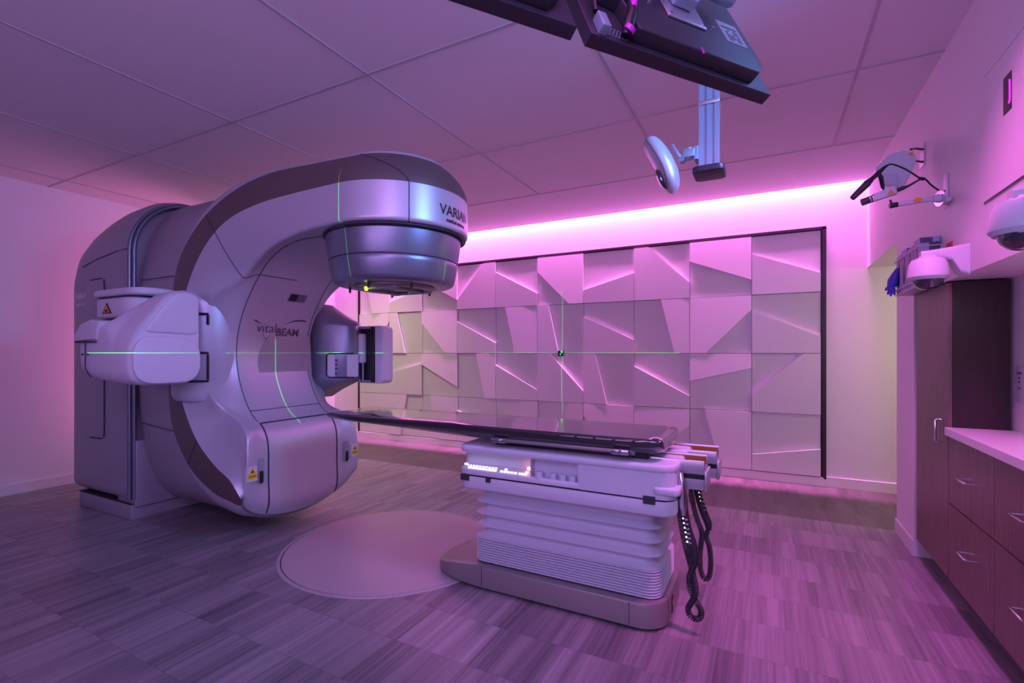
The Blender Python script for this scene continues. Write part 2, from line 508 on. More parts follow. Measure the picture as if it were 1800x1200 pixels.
def clip(poly, a, n, sgn):
    out = []
    for i in range(len(poly)):
        p, q = poly[i], poly[(i + 1) % len(poly)]
        dp = ((p[0] - a[0]) * n[0] + (p[1] - a[1]) * n[1]) * sgn
        dq = ((q[0] - a[0]) * n[0] + (q[1] - a[1]) * n[1]) * sgn
        if dp >= -1e-9: out.append(p)
        if (dp > 1e-9 and dq < -1e-9) or (dp < -1e-9 and dq > 1e-9):
            t = dp / (dp - dq); out.append((p[0] + (q[0] - p[0]) * t, p[1] + (q[1] - p[1]) * t))
    return out
for r in range(4):
    for c in range(10):
        x0 = PX0 + c * PW + 0.0025; x1 = PX0 + (c + 1) * PW - 0.0025
        z1 = PZ1 - r * PH - 0.0025; z0 = PZ1 - (r + 1) * PH + 0.0025
        def XZ(u, v): return (x0 + (x1 - x0) * u, z1 + (z0 - z1) * v)
        b = NB()
        sq = [(0, 0), (1, 0), (1, 1), (0, 1)]
        def slab(poly, dfun):
            F_ = [b.verts.new((XZ(*p)[0], PYF + 0.015 - dfun(p), XZ(*p)[1])) for p in poly]
            B_ = [b.verts.new((XZ(*p)[0], 5.6185, XZ(*p)[1])) for p in poly]
            b.faces.new(F_); b.faces.new(B_)
            n = len(poly)
            for i in range(n): b.faces.new((F_[i], F_[(i + 1) % n], B_[(i + 1) % n], B_[i]))
        if (r, c) in T:
            a_, b_, rr = T[(r, c)]
            nx, ny = -(b_[1] - a_[1]), (b_[0] - a_[0]); l = math.hypot(nx, ny); nx /= l; ny /= l
            sg = 1 if ((rr[0] - a_[0]) * nx + (rr[1] - a_[1]) * ny) > 0 else -1
            dist = lambda p: abs((p[0] - a_[0]) * nx + (p[1] - a_[1]) * ny)
            slab(clip(sq, a_, (nx, ny), sg), lambda p: 0.034 - 0.006 * min(1, dist(p)))
            slab(clip(sq, a_, (nx, ny), -sg), lambda p: 0.006 + 0.005 * min(1, dist(p)))
        else:
            slab(sq, lambda p: 0.018)
        link('panel', b, 'panel', pw, smooth=False)

# wall laser window in the feature wall
lw = thing('wall_laser', 'small black square laser window glowing green in the middle of the white panelled wall', 'laser', (-2.23, 5.55, 1.3))
b = NB(); box(b, -2.262, -2.198, 5.535, 5.58, 1.262, 1.328, 0.004); link('housing', b, 'black', lw)
b = NB(); cyl(b, (-2.208, 5.536, 1.312), (-2.208, 5.530, 1.312), 0.010); cyl(b, (-2.225, 5.536, 1.285), (-2.225, 5.532, 1.285), 0.006); link('aperture', b, 'lens_g', lw)

# ================================================================== LINEAR ACCELERATOR
CY = 2.56
lin = thing('linear_accelerator', 'large pearl white and taupe C-arm radiotherapy machine standing at the left', 'medical machine', (-4.6, CY, 0))
# stations: Ci(x,z), Ei(x,z), Em(x,z), Eo(x,z), fo, Co(x,z), w, y of E
ST = [
 (-2.23,2.060, -2.23,2.070, -2.23,2.300, -2.23,2.500, .76, -2.23,2.570, .490, .490),
 (-2.55,2.062, -2.53,2.052, -2.55,2.292, -2.57,2.505, .78, -2.58,2.572, .500, .495),
 (-2.85,2.052, -2.82,2.000, -2.88,2.268, -2.95,2.495, .82, -2.98,2.572, .520, .480),
 (-3.07,1.970, -3.06,1.920, -3.15,2.205, -3.23,2.400, .90, -3.30,2.555, .545, .440),
 (-3.23,1.830, -3.27,1.800, -3.35,2.095, -3.50,2.230, .965, -3.60,2.400, .560, .415),
 (-3.37,1.640, -3.47,1.690, -3.55,1.900, -3.73,2.000, .985, -3.80,2.060, .562, .480),
 (-3.445,1.470, -3.58,1.500, -3.70,1.620, -3.84,1.720, .985, -3.86,1.730, .562, .470),
 (-3.470,1.300, -3.62,1.300, -3.74,1.300, -3.88,1.300, .985, -3.90,1.300, .562, .460),
 (-3.445,1.130, -3.58,1.120, -3.72,1.020, -3.88,0.920, .985, -3.90,0.900, .562, .470),
 (-3.37,0.960, -3.46,0.975, -3.63,0.830, -3.80,0.695, .985, -3.84,0.640, .562, .480),
 (-3.28,0.845, -3.34,0.865, -3.50,0.665, -3.62,0.475, .975, -3.74,0.300, .560, .430),
 (-3.17,0.770, -3.12,0.770, -3.33,0.530, -3.39,0.340, .965, -3.58,0.140, .550, .470),
 (-3.115,0.650, -3.07,0.620, -3.19,0.450, -3.22,0.295, .955, -3.45,0.100, .540, .490),
 (-3.110,0.400, -3.07,0.440, -3.12,0.370, -3.14,0.275, .95, -3.36,0.085, .530, .500),
 (-3.112,0.220, -3.08,0.360, -3.10,0.330, -3.12,0.285, .94, -3.28,0.080, .520, .505),
 (-3.145,0.115, -3.12,0.320, -3.13,0.310, -3.14,0.290, .94, -3.20,0.080, .505, .495),
]
SK = 6
STI = catmull(ST, SK)
def sstep(t): return t * t * (3 - 2 * t)
def section(s):
    cix, ciz, eix, eiz, emx, emz, eox, eoz, fo, cox, coz, w, ye = s
    Ci = Vector((cix, 0, ciz)); Ei = Vector((eix, 0, eiz)); Em = Vector((emx, 0, emz)); Eo = Vector((eox, 0, eoz)); Co = Vector((cox, 0, coz))
    arc = min(1, max(0, (.45 - ciz) / .30)) if cix < -3.0 else 0
    A = []
    r = min(0.024 if ciz > 1.2 else 0.013, (Em - Ei).length * 0.4)
    def inner(y):
        t = 0 if y < .31 else min(1, (y - .31) / (ye - .31))
        p = Ci.lerp(Ei, sstep(t))
        q = Ei + (Ci - Ei) * math.sqrt(max(0, 1 - (y / ye) ** 2))
        return p.lerp(q, arc)
    P2 = [Ei.x, ye, Ei.z]; P3 = [Em.x, w, Em.z]
    yr = ye - r
    for y in (0, .08, .16, .24, .31): A.append((y, inner(y)))
    for k in range(1, 9):
        y = .31 + (yr - .31) * k / 8
        A.append((y, inner(y)))
    # rounded edge: quadratic from (yr) over the corner to a point on the side
    L_ = math.sqrt((Em - Ei).length ** 2 + (w - ye) ** 2)
    f_ = min(.5, r / max(L_, 1e-4))
    a_ = inner(yr); c_y = ye + (w - ye) * f_; c_ = Ei.lerp(Em, f_)
    for k in range(1, 6):
        t = k / 5
        A.append(((1 - t) ** 2 * yr + 2 * t * (1 - t) * ye + t * t * c_y, a_ * (1 - t) ** 2 + Ei * (2 * t * (1 - t)) + c_ * (t * t)))
    for k in range(1, 7):
        t = f_ + (1 - f_) * k / 6
        bow = math.sin(PI * t) * (.012 if eiz > 1.2 else -.016)
        A.append((ye + (w - ye) * t + bow * (1 if w - ye > .02 else 0), Ei.lerp(Em, t)))
    B = []
    for k in range(0, 7):
        t = k / 6
        B.append((w - (w - fo * w) * t * t, Em.lerp(Eo, t)))
    C_ = []
    for k in range(0, 10):
        a = PI / 2 * k / 9
        C_.append((fo * w * math.cos(a), Eo + (Co - Eo) * math.sin(a)))
    return A, B, C_
def face_x(y, z):
    """X of the concave front face centre strip at height z"""
    best = None
    for i in range(len(STI) - 1):
        z0, z1 = STI[i][1], STI[i + 1][1]
        if (z0 - z) * (z1 - z) <= 0 and abs(z0 - z1) > 1e-6:
            t = (z - z0) / (z1 - z0); return STI[i][0] + (STI[i + 1][0] - STI[i][0]) * t
    return -3.47
secs = [section(s) for s in STI]
HN = 40
def grid_faces(bm, rows):
    R = [[bm.verts.new(p) for p in r] for r in rows]
    for i in range(len(R) - 1):
        for j in range(len(R[i]) - 1):
            try: bm.faces.new((R[i][j], R[i][j + 1], R[i + 1][j + 1], R[i + 1][j]))
            except ValueError: pass
def body_part(which, extra_cap=False):
    bm = NB()
    # revolve head: from side -Y (a=0) through +X to +Y
    sec0 = secs[0][which]
    rows = []
    for i in range(HN + 1):
        al = PI * i / HN
        rows.append([(-2.23 + y * math.sin(al), CY - y * math.cos(al), p.z) for y, p in sec0])
    grid_faces(bm, rows)
    for sg in (-1, 1):
        rows = [[(p.x, CY + sg * y, p.z) for y, p in s[which]] for s in secs]
        grid_faces(bm, rows)
    bmesh.ops.remove_doubles(bm, verts=bm.verts, dist=0.0004)
    return bm
bm = body_part(0)
# close the bottom of the counterweight
last = secs[-1]
ring = [(p.x, y, p.z) for part in last for y, p in part]
for sg in (-1, 1):
    vs = [bm.verts.new((x, CY + sg * y, z)) for x, y, z in ring]
    try: bm.faces.new(vs)
    except ValueError: pass
link('gantry_cover', bm, 'pearl', lin, ang=60)
link('taupe_band', body_part(1), 'brown', lin, ang=60)
link('gantry_cap', body_part(2), 'pearl', lin, ang=60)

# drum behind
def sup(hw, hh, n, cnt=72, cy=CY, cz=1.3):
    out = []
    for i in range(cnt):
        a = 2 * PI * i / cnt
        c_, s_ = math.cos(a), math.sin(a)
        out.append((cy + hw * math.copysign(abs(c_) ** (2 / n), c_), cz + hh * math.copysign(abs(s_) ** (2 / n), s_)))
    return out
b = NB()
rings = []
for X_, k in ((-4.34, .97), (-4.32, .99), (-4.28, 1.0), (-3.85, 1.0), (-3.80, .985)):
    rings.append([(X_ + (.35 * sstep(min(1, max(0, (abs(z - 1.3) - .82) / .2))) if X_ > -3.9 else 0), y, z) for y, z in sup(0.548 * k, 1.235 * k, 3.0)])
loft(b, rings); link('gantry_drum', b, 'pearl2', lin)

# stand
def arch(hw, z0, z1, r, x, n=14):
    """section, rounded top corners radius r, small bottom radius"""
    pts = []
    rb = 0.07
    for cx, cz, a0, rr in ((hw - r, z1 - r, 0, r), (-(hw - r), z1 - r, 90, r), (-(hw - rb), z0 + rb, 180, rb), (hw - rb, z0 + rb, 270, rb)):
        for i in range(n + 1):
            a = math.radians(a0 + 90 * i / n)
            pts.append((x, CY + cx + rr * math.cos(a), cz + rr * math.sin(a)))
    return pts
b = NB()
prof = [(-5.33, .50, 2.10), (-5.33, .545, 2.22), (-5.30, .575, 2.32), (-5.22, .588, 2.41), (-5.08, .59, 2.48), (-4.9, .59, 2.535), (-4.72, .59, 2.57), (-4.50, .59, 2.585), (-4.44, .583, 2.578), (-4.405, .565, 2.56), (-4.39, .54, 2.535)]
loft(b, [arch(hw, .145 if i not in (0, len(prof) - 1) else .17, z1, .46, x) for i, (x, hw, z1) in enumerate(prof)])
link('stand_cover', b, 'pearl2', lin)
b = NB()
def arch_path(hw, z1, r, x, z0=.16, n=16):
    pts = [(x, CY - hw, z0)]
    for cx, a0 in ((-(hw - r), 180), ((hw - r), 90)):
        for i in range(n + 1):
            a = math.radians(a0 - 90 * i / n)
            pts.append((x, CY + cx + r * math.cos(a), z1 - r + r * math.sin(a)))
    pts.append((x, CY + hw, z0))
    return pts
tube(b, arch_path(.575, 2.545, .45, -4.385), .016)
tube(b, arch_path(.562, 2.53, .44, -4.345), .013)
link('stand_trim', b, 'silver', lin)
b = NB()
tube(b, arch_path(.568, 2.535, .44, -4.366), .009)
tube(b, [(-4.72, CY - .5905, 2.10), (-4.72, CY - .56, 2.35), (-4.72, CY - .42, 2.515), (-4.72, CY - .2, 2.572), (-4.72, CY, 2.573)][0:0] or [(-5.1, 1.969, 2.02), (-4.9, 1.969, 2.06), (-4.55, 1.9695, 2.10), (-4.42, 1.98, 2.11)], .004)
link('stand_seam', b, 'seam', lin)
b = NB(); box(b, -5.2, -4.36, 1.985, 3.135, 0, .12, .006); box(b, -4.6, -4.33, 2.0, 3.12, .1, .62, .01); link('stand_plinth', b, 'pearl2', lin)
b = NB(); box(b, -5.202, -4.358, 1.983, 3.137, .121, .127)
link('plinth_joint', b, 'seam', lin)
# recessed grip channel on the side of the stand
b = NB()
Ys = 1.9665
path = [(-4.97, Ys, 2.02 - .12), (-4.78, Ys, 1.905), (-4.745, Ys, 1.89), (-4.735, Ys, 1.85), (-4.735, Ys, 1.2), (-4.735, Ys, .66), (-4.745, Ys, .62), (-4.78, Ys, .605), (-4.97, Ys, .60)]
tube(b, path, .0045)
link('access_door_edge', b, 'seam', lin)
b = NB(); box(b, -5.03, -4.742, 1.961, 1.972, .612, 1.897, .004); link('access_door', b, 'pearl2', lin)

def place_text(s, size, fn, mat, parent, name='lettering', **k):
    t = text_bm(s, size, **k)
    for v in t.verts: v.co = Vector(fn(v.co.x, v.co.y))
    return link(name, t, mat, parent, smooth=False)
# side lettering of the stand
place_text('VARIAN', .075, lambda x, y: (-5.13 + x * .78, 1.9675, 1.775 + y), 'chrome', lin, bold=.0015)
place_text('medical systems', .033, lambda x, y: (-5.13 + x * .78, 1.9675, 1.708 + y), 'chrome', lin, bold=.0008)

# collimator under the head
def col(prof, name, mat, nseg=96, parent=lin):
    b = NB(); lathe(b, prof, (-2.23, CY), n=nseg); return link(name, b, mat, parent)
col([(0, 2.062), (.455, 2.062), (.455, 2.050), (0, 2.050)], 'head_gap', 'seam')
cz = col([(0, 2.052), (.438, 2.052), (.443, 2.045), (.440, 2.02), (.424, 1.905), (.421, 1.897), (0, 1.897)], 'collimator_upper', 'silver')
col([(0, 1.9), (.417, 1.9), (.417, 1.888), (0, 1.888)], 'collimator_gap', 'seam')
cl = col([(0, 1.890), (.418, 1.890), (.421, 1.884), (.418, 1.86), (.400, 1.775), (.392, 1.757), (.375, 1.747), (.33, 1.742), (.285, 1.741), (.28, 1.747), (0, 1.747)], 'collimator_lower', 'silver')
fp = col([(0, 1.745), (.262, 1.745), (.262, 1.735), (.25, 1.725), (.235, 1.722), (.2, 1.722), (.195, 1.730), (0, 1.730)], 'face_plate', 'taupe')
b = NB()
box(b, -2.35, -2.33, CY - .17, CY + .17, 1.708, 1.728, .002); box(b, -2.13, -2.11, CY - .17, CY + .17, 1.708, 1.728, .002)
box(b, -2.40, -2.06, CY - .19, CY - .15, 1.712, 1.728, .003); box(b, -2.40, -2.06, CY + .15, CY + .19, 1.712, 1.728, .003)
link('accessory_mount', b, 'grey', lin)
b = NB(); box(b, -2.32, -2.14, CY - .09, CY + .09, 1.724, 1.7295); link('beam_window', b, 'black', lin)
b = NB()
for (dx, dy) in ((-.27, -.14), (.03, -.28), (.24, -.12), (.1, .25), (-.2, .2)):
    b = NB(); cyl(b, (-2.23 + dx, CY + dy, 1.742), (-2.23 + dx, CY + dy, 1.705), .008, n=10)
    link('mount_pin', b, 'black', lin)
b = NB(); cyl(b, (-2.28, CY - .215, 1.722), (-2.28, CY - .215, 1.700), .013, .008); cyl(b, (-2.28, CY - .215, 1.742), (-2.28, CY - .215, 1.728), .014); link('field_lamp', b, 'lens_y', lin)

# lettering on the head
R_ = .4925
def headmap(zc, rad=R_):
    def fn(x, y):
        al = math.radians(88) - x / rad
        return (-2.23 + rad * math.sin(al), CY + rad * math.cos(al), zc + y)
    return fn
def headmap2(zc, rad=R_):
    # text reads left to right for someone facing the head: right is +Y there
    def fn(x, y):
        al = math.radians(88) - x / rad
        return (-2.23 + rad * math.sin(al), CY + rad * math.cos(al), zc + y)
    return fn
place_text('VARIAN', .088, headmap2(2.175), 'ink', lin, bold=.001)
place_text('medical systems', .034, headmap2(2.118), 'ink', lin, bold=.0012, space=.95)

# lettering on the concave face
def facemap(yc, zc, off=.004):
    def fn(x, y):
        z = zc + y
        return (face_x(0, z) + off, yc + x, z)
    return fn
place_text('vital', .105, facemap(2.475, 1.49), 'seam', lin, bold=-.0012)
place_text('BEAM', .085, facemap(2.665, 1.462), 'brown', lin, bold=.002)
b = NB()
def swoosh(pts, ws):
    b = NB()
    P_ = [(face_x(0, z) + .005, y, z) for y, z in pts]
    vs0 = [b.verts.new((p[0], p[1], p[2] + w)) for p, w in zip(P_, ws)]
    vs1 = [b.verts.new((p[0], p[1], p[2] - w)) for p, w in zip(P_, ws)]
    for i in range(len(P_) - 1): b.faces.new((vs0[i], vs0[i + 1], vs1[i + 1], vs1[i]))
    link('logo_swoosh', b, 'seam', lin, smooth=False)
swoosh([(2.345, 1.548), (2.37, 1.542), (2.40, 1.53), (2.415, 1.522)], [.001, .005, .004, .001])
swoosh([(2.62, 1.525), (2.66, 1.545), (2.71, 1.56), (2.76, 1.565), (2.805, 1.562), (2.815, 1.562)], [.001, .003, .005, .006, .006, .001])
swoosh([(2.45, 1.45), (2.475, 1.41), (2.48, 1.405)], [.003, .004, .001]); swoosh([(2.475, 1.405), (2.50, 1.425)], [.003, .001])

# seams on the cover
b = NB()
def seam_on(yoff, i0, i1, off=.0, r=.0035):
    pts = []
    for sc_i in secs[i0:i1]:
        y, p = sc_i[0][4]
        pts.append((p.x, CY + math.copysign(y - .002, yoff), p.z))
    tube(b, pts, r, 6)
seam_on(-.305, 6, 10 * SK + 4, r=.003); seam_on(.305, 6, 10 * SK + 4, r=.003)
# hatch at the counterweight
k0 = 10 * SK + 4
for yo in (-.30, .30):
    seam_on(yo, k0, len(secs) - 1, r=.006)
tube(b, [(STI[k0][0], CY + y / 20 * .30, STI[k0][1]) for y in range(-20, 21)], .006, 6)
tube(b, [(STI[k0 - 6][0], CY + y / 20 * .305, STI[k0 - 6][1]) for y in range(-20, 21)], .003, 6)
# horizontal top seam of the face panel and the arc seam across the band
i_s = 4 * SK - 1
sec = secs[i_s]
tube(b, [(p.x, CY - y, p.z) for part in sec[:2] for y, p in part], .003, 6)
i_s = 10 * SK - 1
tube(b, [(p.x, CY - y, p.z) for y, p in secs[i_s][1]], .003, 6)
# head seam: front cap against the arm
for part in secs[0][:2]:
    tube(b, [(-2.23 + (y + .001) * math.sin(q), CY + (y + .001) * math.cos(q), z) for y, z, q in
             [(y, p.z, math.radians(129.5 + 42 * max(0, (p.z - 2.3) / .2) ** 1.6)) for y, p in part if y > .34]], .003, 6)
tube(b, [(-2.23 + .470 * math.sin(t / 40 * PI), CY - .470 * math.cos(t / 40 * PI), 2.058) for t in range(41)], .006, 6)
link('cover_seam', b, 'seam', lin)
# drum seams
b = NB()
tube(b, [(-4.28, 2.0105, 1.86), (-3.80, 2.0105, 1.86)], .003, 6); link('drum_seam', b, 'seam', lin); b = NB(); tube(b, [(-4.28, 2.018, .76), (-3.75, 2.018, .72)], .003, 6)
link('drum_seam', b, 'seam', lin)
# grips and stickers on the counterweight face
for sy, yy in ((-1, 2.175), (1, 2.945)):
    b = NB(); prism(b, rrect(yy - .022, yy + .022, .40, .575, .021), -3.10, -3.078, 'X', .003); link('latch_recess', b, 'grey', lin)
    b = NB(); prism(b, rrect(yy - .014, yy + .014, .405, .49, .013), -3.09, -3.072, 'X', .003); link('latch', b, 'black', lin)
for yy in (2.10, 3.02):
    b = NB(); box(b, -3.09, -3.064, yy - .038, yy + .038, .435, .535); link('warning_label', b, 'white', lin)
    b = NB(); box(b, -3.07, -3.0625, yy - .034, yy + .034, .452, .485); prism(b, [(yy - .03, .488), (yy + .03, .488), (yy, .53)], -3.07, -3.0625, 'X'); link('warning_print', b, 'yellow', lin)
    b = NB(); prism(b, [(yy - .012, .494), (yy + .012, .494), (yy, .515)], -3.07, -3.061, 'X'); box(b, -3.07, -3.061, yy - .026, yy + .026, .463, .466); box(b, -3.07, -3.061, yy - .026, yy + .026, .472, .475); link('warning_symbol', b, 'ink', lin)
# camera window in the face
def face_patch(y0, y1, z0, z1, off, name, mat):
    b = NB(); rows = []
    for i in range(7):
        z = z0 + (z1 - z0) * i / 6
        rows.append([(face_x(0, z) + off, y0 + (y1 - y0) * k / 4, z) for k in range(5)])
    rows.insert(0, [(p[0] - .02, p[1], p[2]) for p in rows[0]]); rows.append([(p[0] - .02, p[1], p[2]) for p in rows[-1]])
    grid_faces(b, rows)
    return link(name, b, mat, lin)
face_patch(2.572, 2.728, 1.704, 1.762, .004, 'camera_window', 'silver')
face_patch(2.580, 2.645, 1.710, 1.756, .006, 'camera_lens', 'black')
# near side fairing where the imaging arm is mounted
b = NB()
def fair(cx, cy, rx, ry, zs):
    rings = []
    for z, k in zs:
        rings.append([(cx + rx * k * math.cos(a), cy + ry * k * math.sin(a), z) for a in [2 * PI * i / 48 for i in range(48)]])
    loft(b, rings)
fair(-3.70, 2.27, .228, .325, [(.93, .7), (.96, .93), (1.0, 1), (1.66, 1), (1.72, .95), (1.78, .7)])
link('arm_fairing', b, 'pearl', lin)
b = NB()
def farc(zs, a0, a1, r):
    return [(-3.70 + .241 * math.cos(t), 2.27 + .328 * math.sin(t), z) for z, t in zs]
c0, c1 = math.radians(-110), math.radians(-38)
tube(b, [(-3.70 + .241 * math.cos(c0 + (c1 - c0) * i / 12), 2.27 + .328 * math.sin(c0 + (c1 - c0) * i / 12), 1.30) for i in range(13)] +
        [(-3.70 + .241 * math.cos(c1), 2.27 + .328 * math.sin(c1), z) for z in (1.28, 1.2, 1.12)] +
        [(-3.70 + .241 * math.cos(c1 + (c0 - c1) * i / 12), 2.27 + .328 * math.sin(c1 + (c0 - c1) * i / 12), 1.10) for i in range(13)], .008, 8)
link('fairing_slot', b, 'black', lin)
b = NB()
tube(b, [(-3.70 + .241 * math.cos(c0 + (c1 - c0) * i / 12), 2.27 + .328 * math.sin(c0 + (c1 - c0) * i / 12), 1.575) for i in range(13)] +
        [(-3.70 + .241 * math.cos(c1), 2.27 + .328 * math.sin(c1), z) for z in (1.56, 1.50)], .010, 8)
link('fairing_slot', b, 'black', lin)

# near imaging arm, folded back along the gantry
b = NB()
def rr_ring(x, y0, y1, z0, z1, r):
    return [(x, y, z) for y, z in rrect(y0, y1, z0, z1, r, 5)]
def rpoly(pts, r, n=5):
    out = []
    m = len(pts)
    for i in range(m):
        p = Vector(pts[i]); a = Vector(pts[i - 1]); c = Vector(pts[(i + 1) % m])
        da = (a - p); dc = (c - p)
        k = min(r, da.length * .45, dc.length * .45)
        A_ = p + da.normalized() * k; C2 = p + dc.normalized() * k
        for q in range(n + 1):
            t = q / n
            v = A_ * (1 - t) ** 2 + p * (2 * t * (1 - t)) + C2 * (t * t)
            out.append((v.x, v.y))
    return out
def blade_ring(x, y0, y1, z0, z1, zc, yc, r):
    # zc: height of the low corner at y0, yc: y where the full height is reached
    return [(x, y, z) for y, z in rpoly([(y0, z0), (y1, z0), (y1, z1), (yc, z1), (y0, zc)], r)]
rg = [(-4.10, 1.60, 1.90, 1.26, 1.40, 1.38, 1.64, .05), (-4.09, 1.565, 1.93, 1.20, 1.45, 1.43, 1.60, .08), (-4.03, 1.545, 1.95, 1.15, 1.475, 1.46, 1.58, .10), (-3.90, 1.535, 1.95, 1.12, 1.49, 1.47, 1.57, .11),
      (-3.72, 1.53, 1.95, 1.10, 1.50, 1.47, 1.57, .12), (-3.66, 1.53, 1.95, 1.10, 1.54, 1.47, 1.60, .12), (-3.61, 1.53, 1.95, 1.095, 1.67, 1.42, 1.74, .12), (-3.56, 1.53, 1.95, 1.095, 1.70, 1.40, 1.76, .12), (-3.43, 1.53, 1.95, 1.095, 1.71, 1.38, 1.77, .12),
      (-3.405, 1.535, 1.945, 1.10, 1.705, 1.38, 1.77, .12), (-3.39, 1.548, 1.935, 1.112, 1.692, 1.38, 1.77, .11)]
loft(b, [blade_ring(*q) for q in rg])
ar = link('imager_housing', b, 'blade', lin)
b = NB()
prism(b, rpoly([(1.545, 1.106), (1.94, 1.106), (1.94, 1.395), (1.545, 1.41)], .13, 8), -3.40, -3.368, 'X', .012)
prism(b, rpoly([(1.60, 1.43), (1.932, 1.42), (1.932, 1.69), (1.78, 1.69)], .05, 8), -3.40, -3.376, 'X', .010)
link('imager_front', b, 'blade', lin)
b = NB()
prism(b, [(-4.06, 1.375), (-3.77, 1.385), (-3.72, 1.50), (-3.84, 1.515), (-3.97, 1.49), (-4.06, 1.42)], 1.518, 1.90, 'Y', .012)
link('arm_lid', b, 'blade', lin)
b = NB()
box(b, -4.05, -3.78, 1.520, 1.545, 1.366, 1.376); tube(b, [(-3.935, 1.531, 1.365), (-3.935, 1.531, 1.2), (-3.935, 1.56, 1.14)], .003, 6)
cyl(b, (-3.98, 1.536, 1.29), (-3.98, 1.528, 1.29), .006); cyl(b, (-3.90, 1.536, 1.29), (-3.90, 1.528, 1.29), .006)
link('arm_seam', b, 'seam', lin)
# shoulder
b = NB()
prism(b, rrect(-4.34, -3.78, 1.72, 2.0, .12, 8), 1.545, 1.685, 'Z', .02); link('arm_shoulder', b, 'blade', lin)
b = NB(); prism(b, rrect(-4.36, -3.70, 1.71, 2.02, .12, 8), 1.695, 1.745, 'Z', .015); link('shoulder_cap', b, 'blade', lin)
b = NB(); prism(b, rrect(-4.33, -3.79, 1.73, 2.0, .11, 8), 1.68, 1.70, 'Z'); prism(b, rrect(-4.30, -3.82, 1.76, 2.0, .10, 8), 1.46, 1.55, 'Z'); link('shoulder_joint', b, 'seam', lin)
b = NB(); prism(b, [(-4.165, 1.575), (-4.035, 1.575), (-4.10, 1.65)], 1.716, 1.722, 'Y'); ws = link('warning_sticker', b, 'ink', lin)
b = NB(); prism(b, [(-4.145, 1.582), (-4.055, 1.582), (-4.10, 1.636)], 1.7135, 1.718, 'Y'); link('sticker_face', b, 'orange', ws)
b = NB(); box(b, -4.118, -4.082, 1.712, 1.716, 1.588, 1.602); link('sticker_symbol', b, 'ink', ws)

# far wing and detector arm
b = NB()
plan = [(-3.62, 2.95), (-3.495, 2.97), (-3.40, 3.005), (-3.31, 3.045), (-3.245, 3.09), (-3.20, 3.14), (-3.19, 3.18), (-3.21, 3.24), (-3.62, 3.24)]
zz = [(0.90, .12), (0.97, .45), (1.03, .82), (1.06, .97), (1.08, 1), (1.53, 1), (1.56, .97), (1.59, .82), (1.66, .45), (1.74, .12)]
rings = []
for z, k in zz:
    rings.append([(-3.62 + (x + 3.62) * k, 3.24 + (y - 3.24) * (1 if k > .5 else .6 + .4 * k / .5), z) for x, y in plan])
loft(b, rings)
link('far_wing', b, 'silver', lin, ang=50)
b = NB(); prism(b, [(-3.37, 3.005), (-3.20, 3.125), (-3.17, 3.165), (-3.25, 3.165)], 1.09, 1.29, 'Z', .006); hw = link('wing_keypad', b, 'white', lin)
b = NB()
P0 = Vector((-3.375, 2.998, 0)); P1 = Vector((-3.185, 3.13, 0))
tube(b, [P1 + Vector((0, 0, 1.295)), P0.lerp(P1, .1) + Vector((0, 0, 1.295)), P0 + Vector((0, 0, 1.28)), P0 + Vector((0, 0, 1.11)), P0.lerp(P1, .1) + Vector((0, 0, 1.088)), P1 + Vector((0, 0, 1.085))], .006, 8)
for z in (1.235, 1.20, 1.165, 1.12): cyl(b, P0.lerp(P1, .35) + Vector((.01, -.008, z)), P0.lerp(P1, .35) + Vector((.014, -.016, z)), .007, n=10)
link('keypad_outline', b, 'black', hw)
b = NB()
prism(b, rrect(-3.30, -2.98, 1.03, 1.54, .045), 3.26, 3.40, 'Y', .012)
link('detector_housing', b, 'blade', lin)
b = NB(); box(b, -3.30, -3.065, 3.243, 3.30, 1.04, 1.53, .004); link('detector_recess', b, 'black', lin)
b = NB(); cyl(b, (-3.19, 3.225, 1.47), (-3.19, 3.225, 1.21), .040, bev=.012, n=28); link('detector_cylinder', b, 'white', lin)
b = NB()
for x in (-3.215, -3.175):
    b = NB(); cyl(b, (x, 3.225, 1.22), (x, 3.225, 1.05), .009, n=10); link('detector_rail', b, 'grey', lin)
for z in (1.05, 1.52):
    b = NB(); tube(b, [(-3.25, 3.225, z), (-3.10, 3.235, z)], .009, 8); link('detector_rail', b, 'grey', lin)

# ================================================================== FLOOR DISC
b = NB(); lathe(b, [(0, .006), (.695, .006), (.697, .003), (.697, 0), (0, 0)], (-2.23, CY), n=128)
td = thing('turntable_disc', 'smooth mauve round floor plate under the machine head', 'floor plate', (-2.23, CY, 0))
link('plate', b, 'disc', td)
b = NB(); lathe(b, [(.697, 0), (.697, .003), (.715, .003), (.717, 0)], (-2.23, CY), n=128); link('rim', b, 'seam', td)
b = NB(); lathe(b, [(.703, .0), (.703, .005), (.722, .004), (.724, 0)], (-2.23, CY), n=128); link('outer_ring', b, 'disc', td)

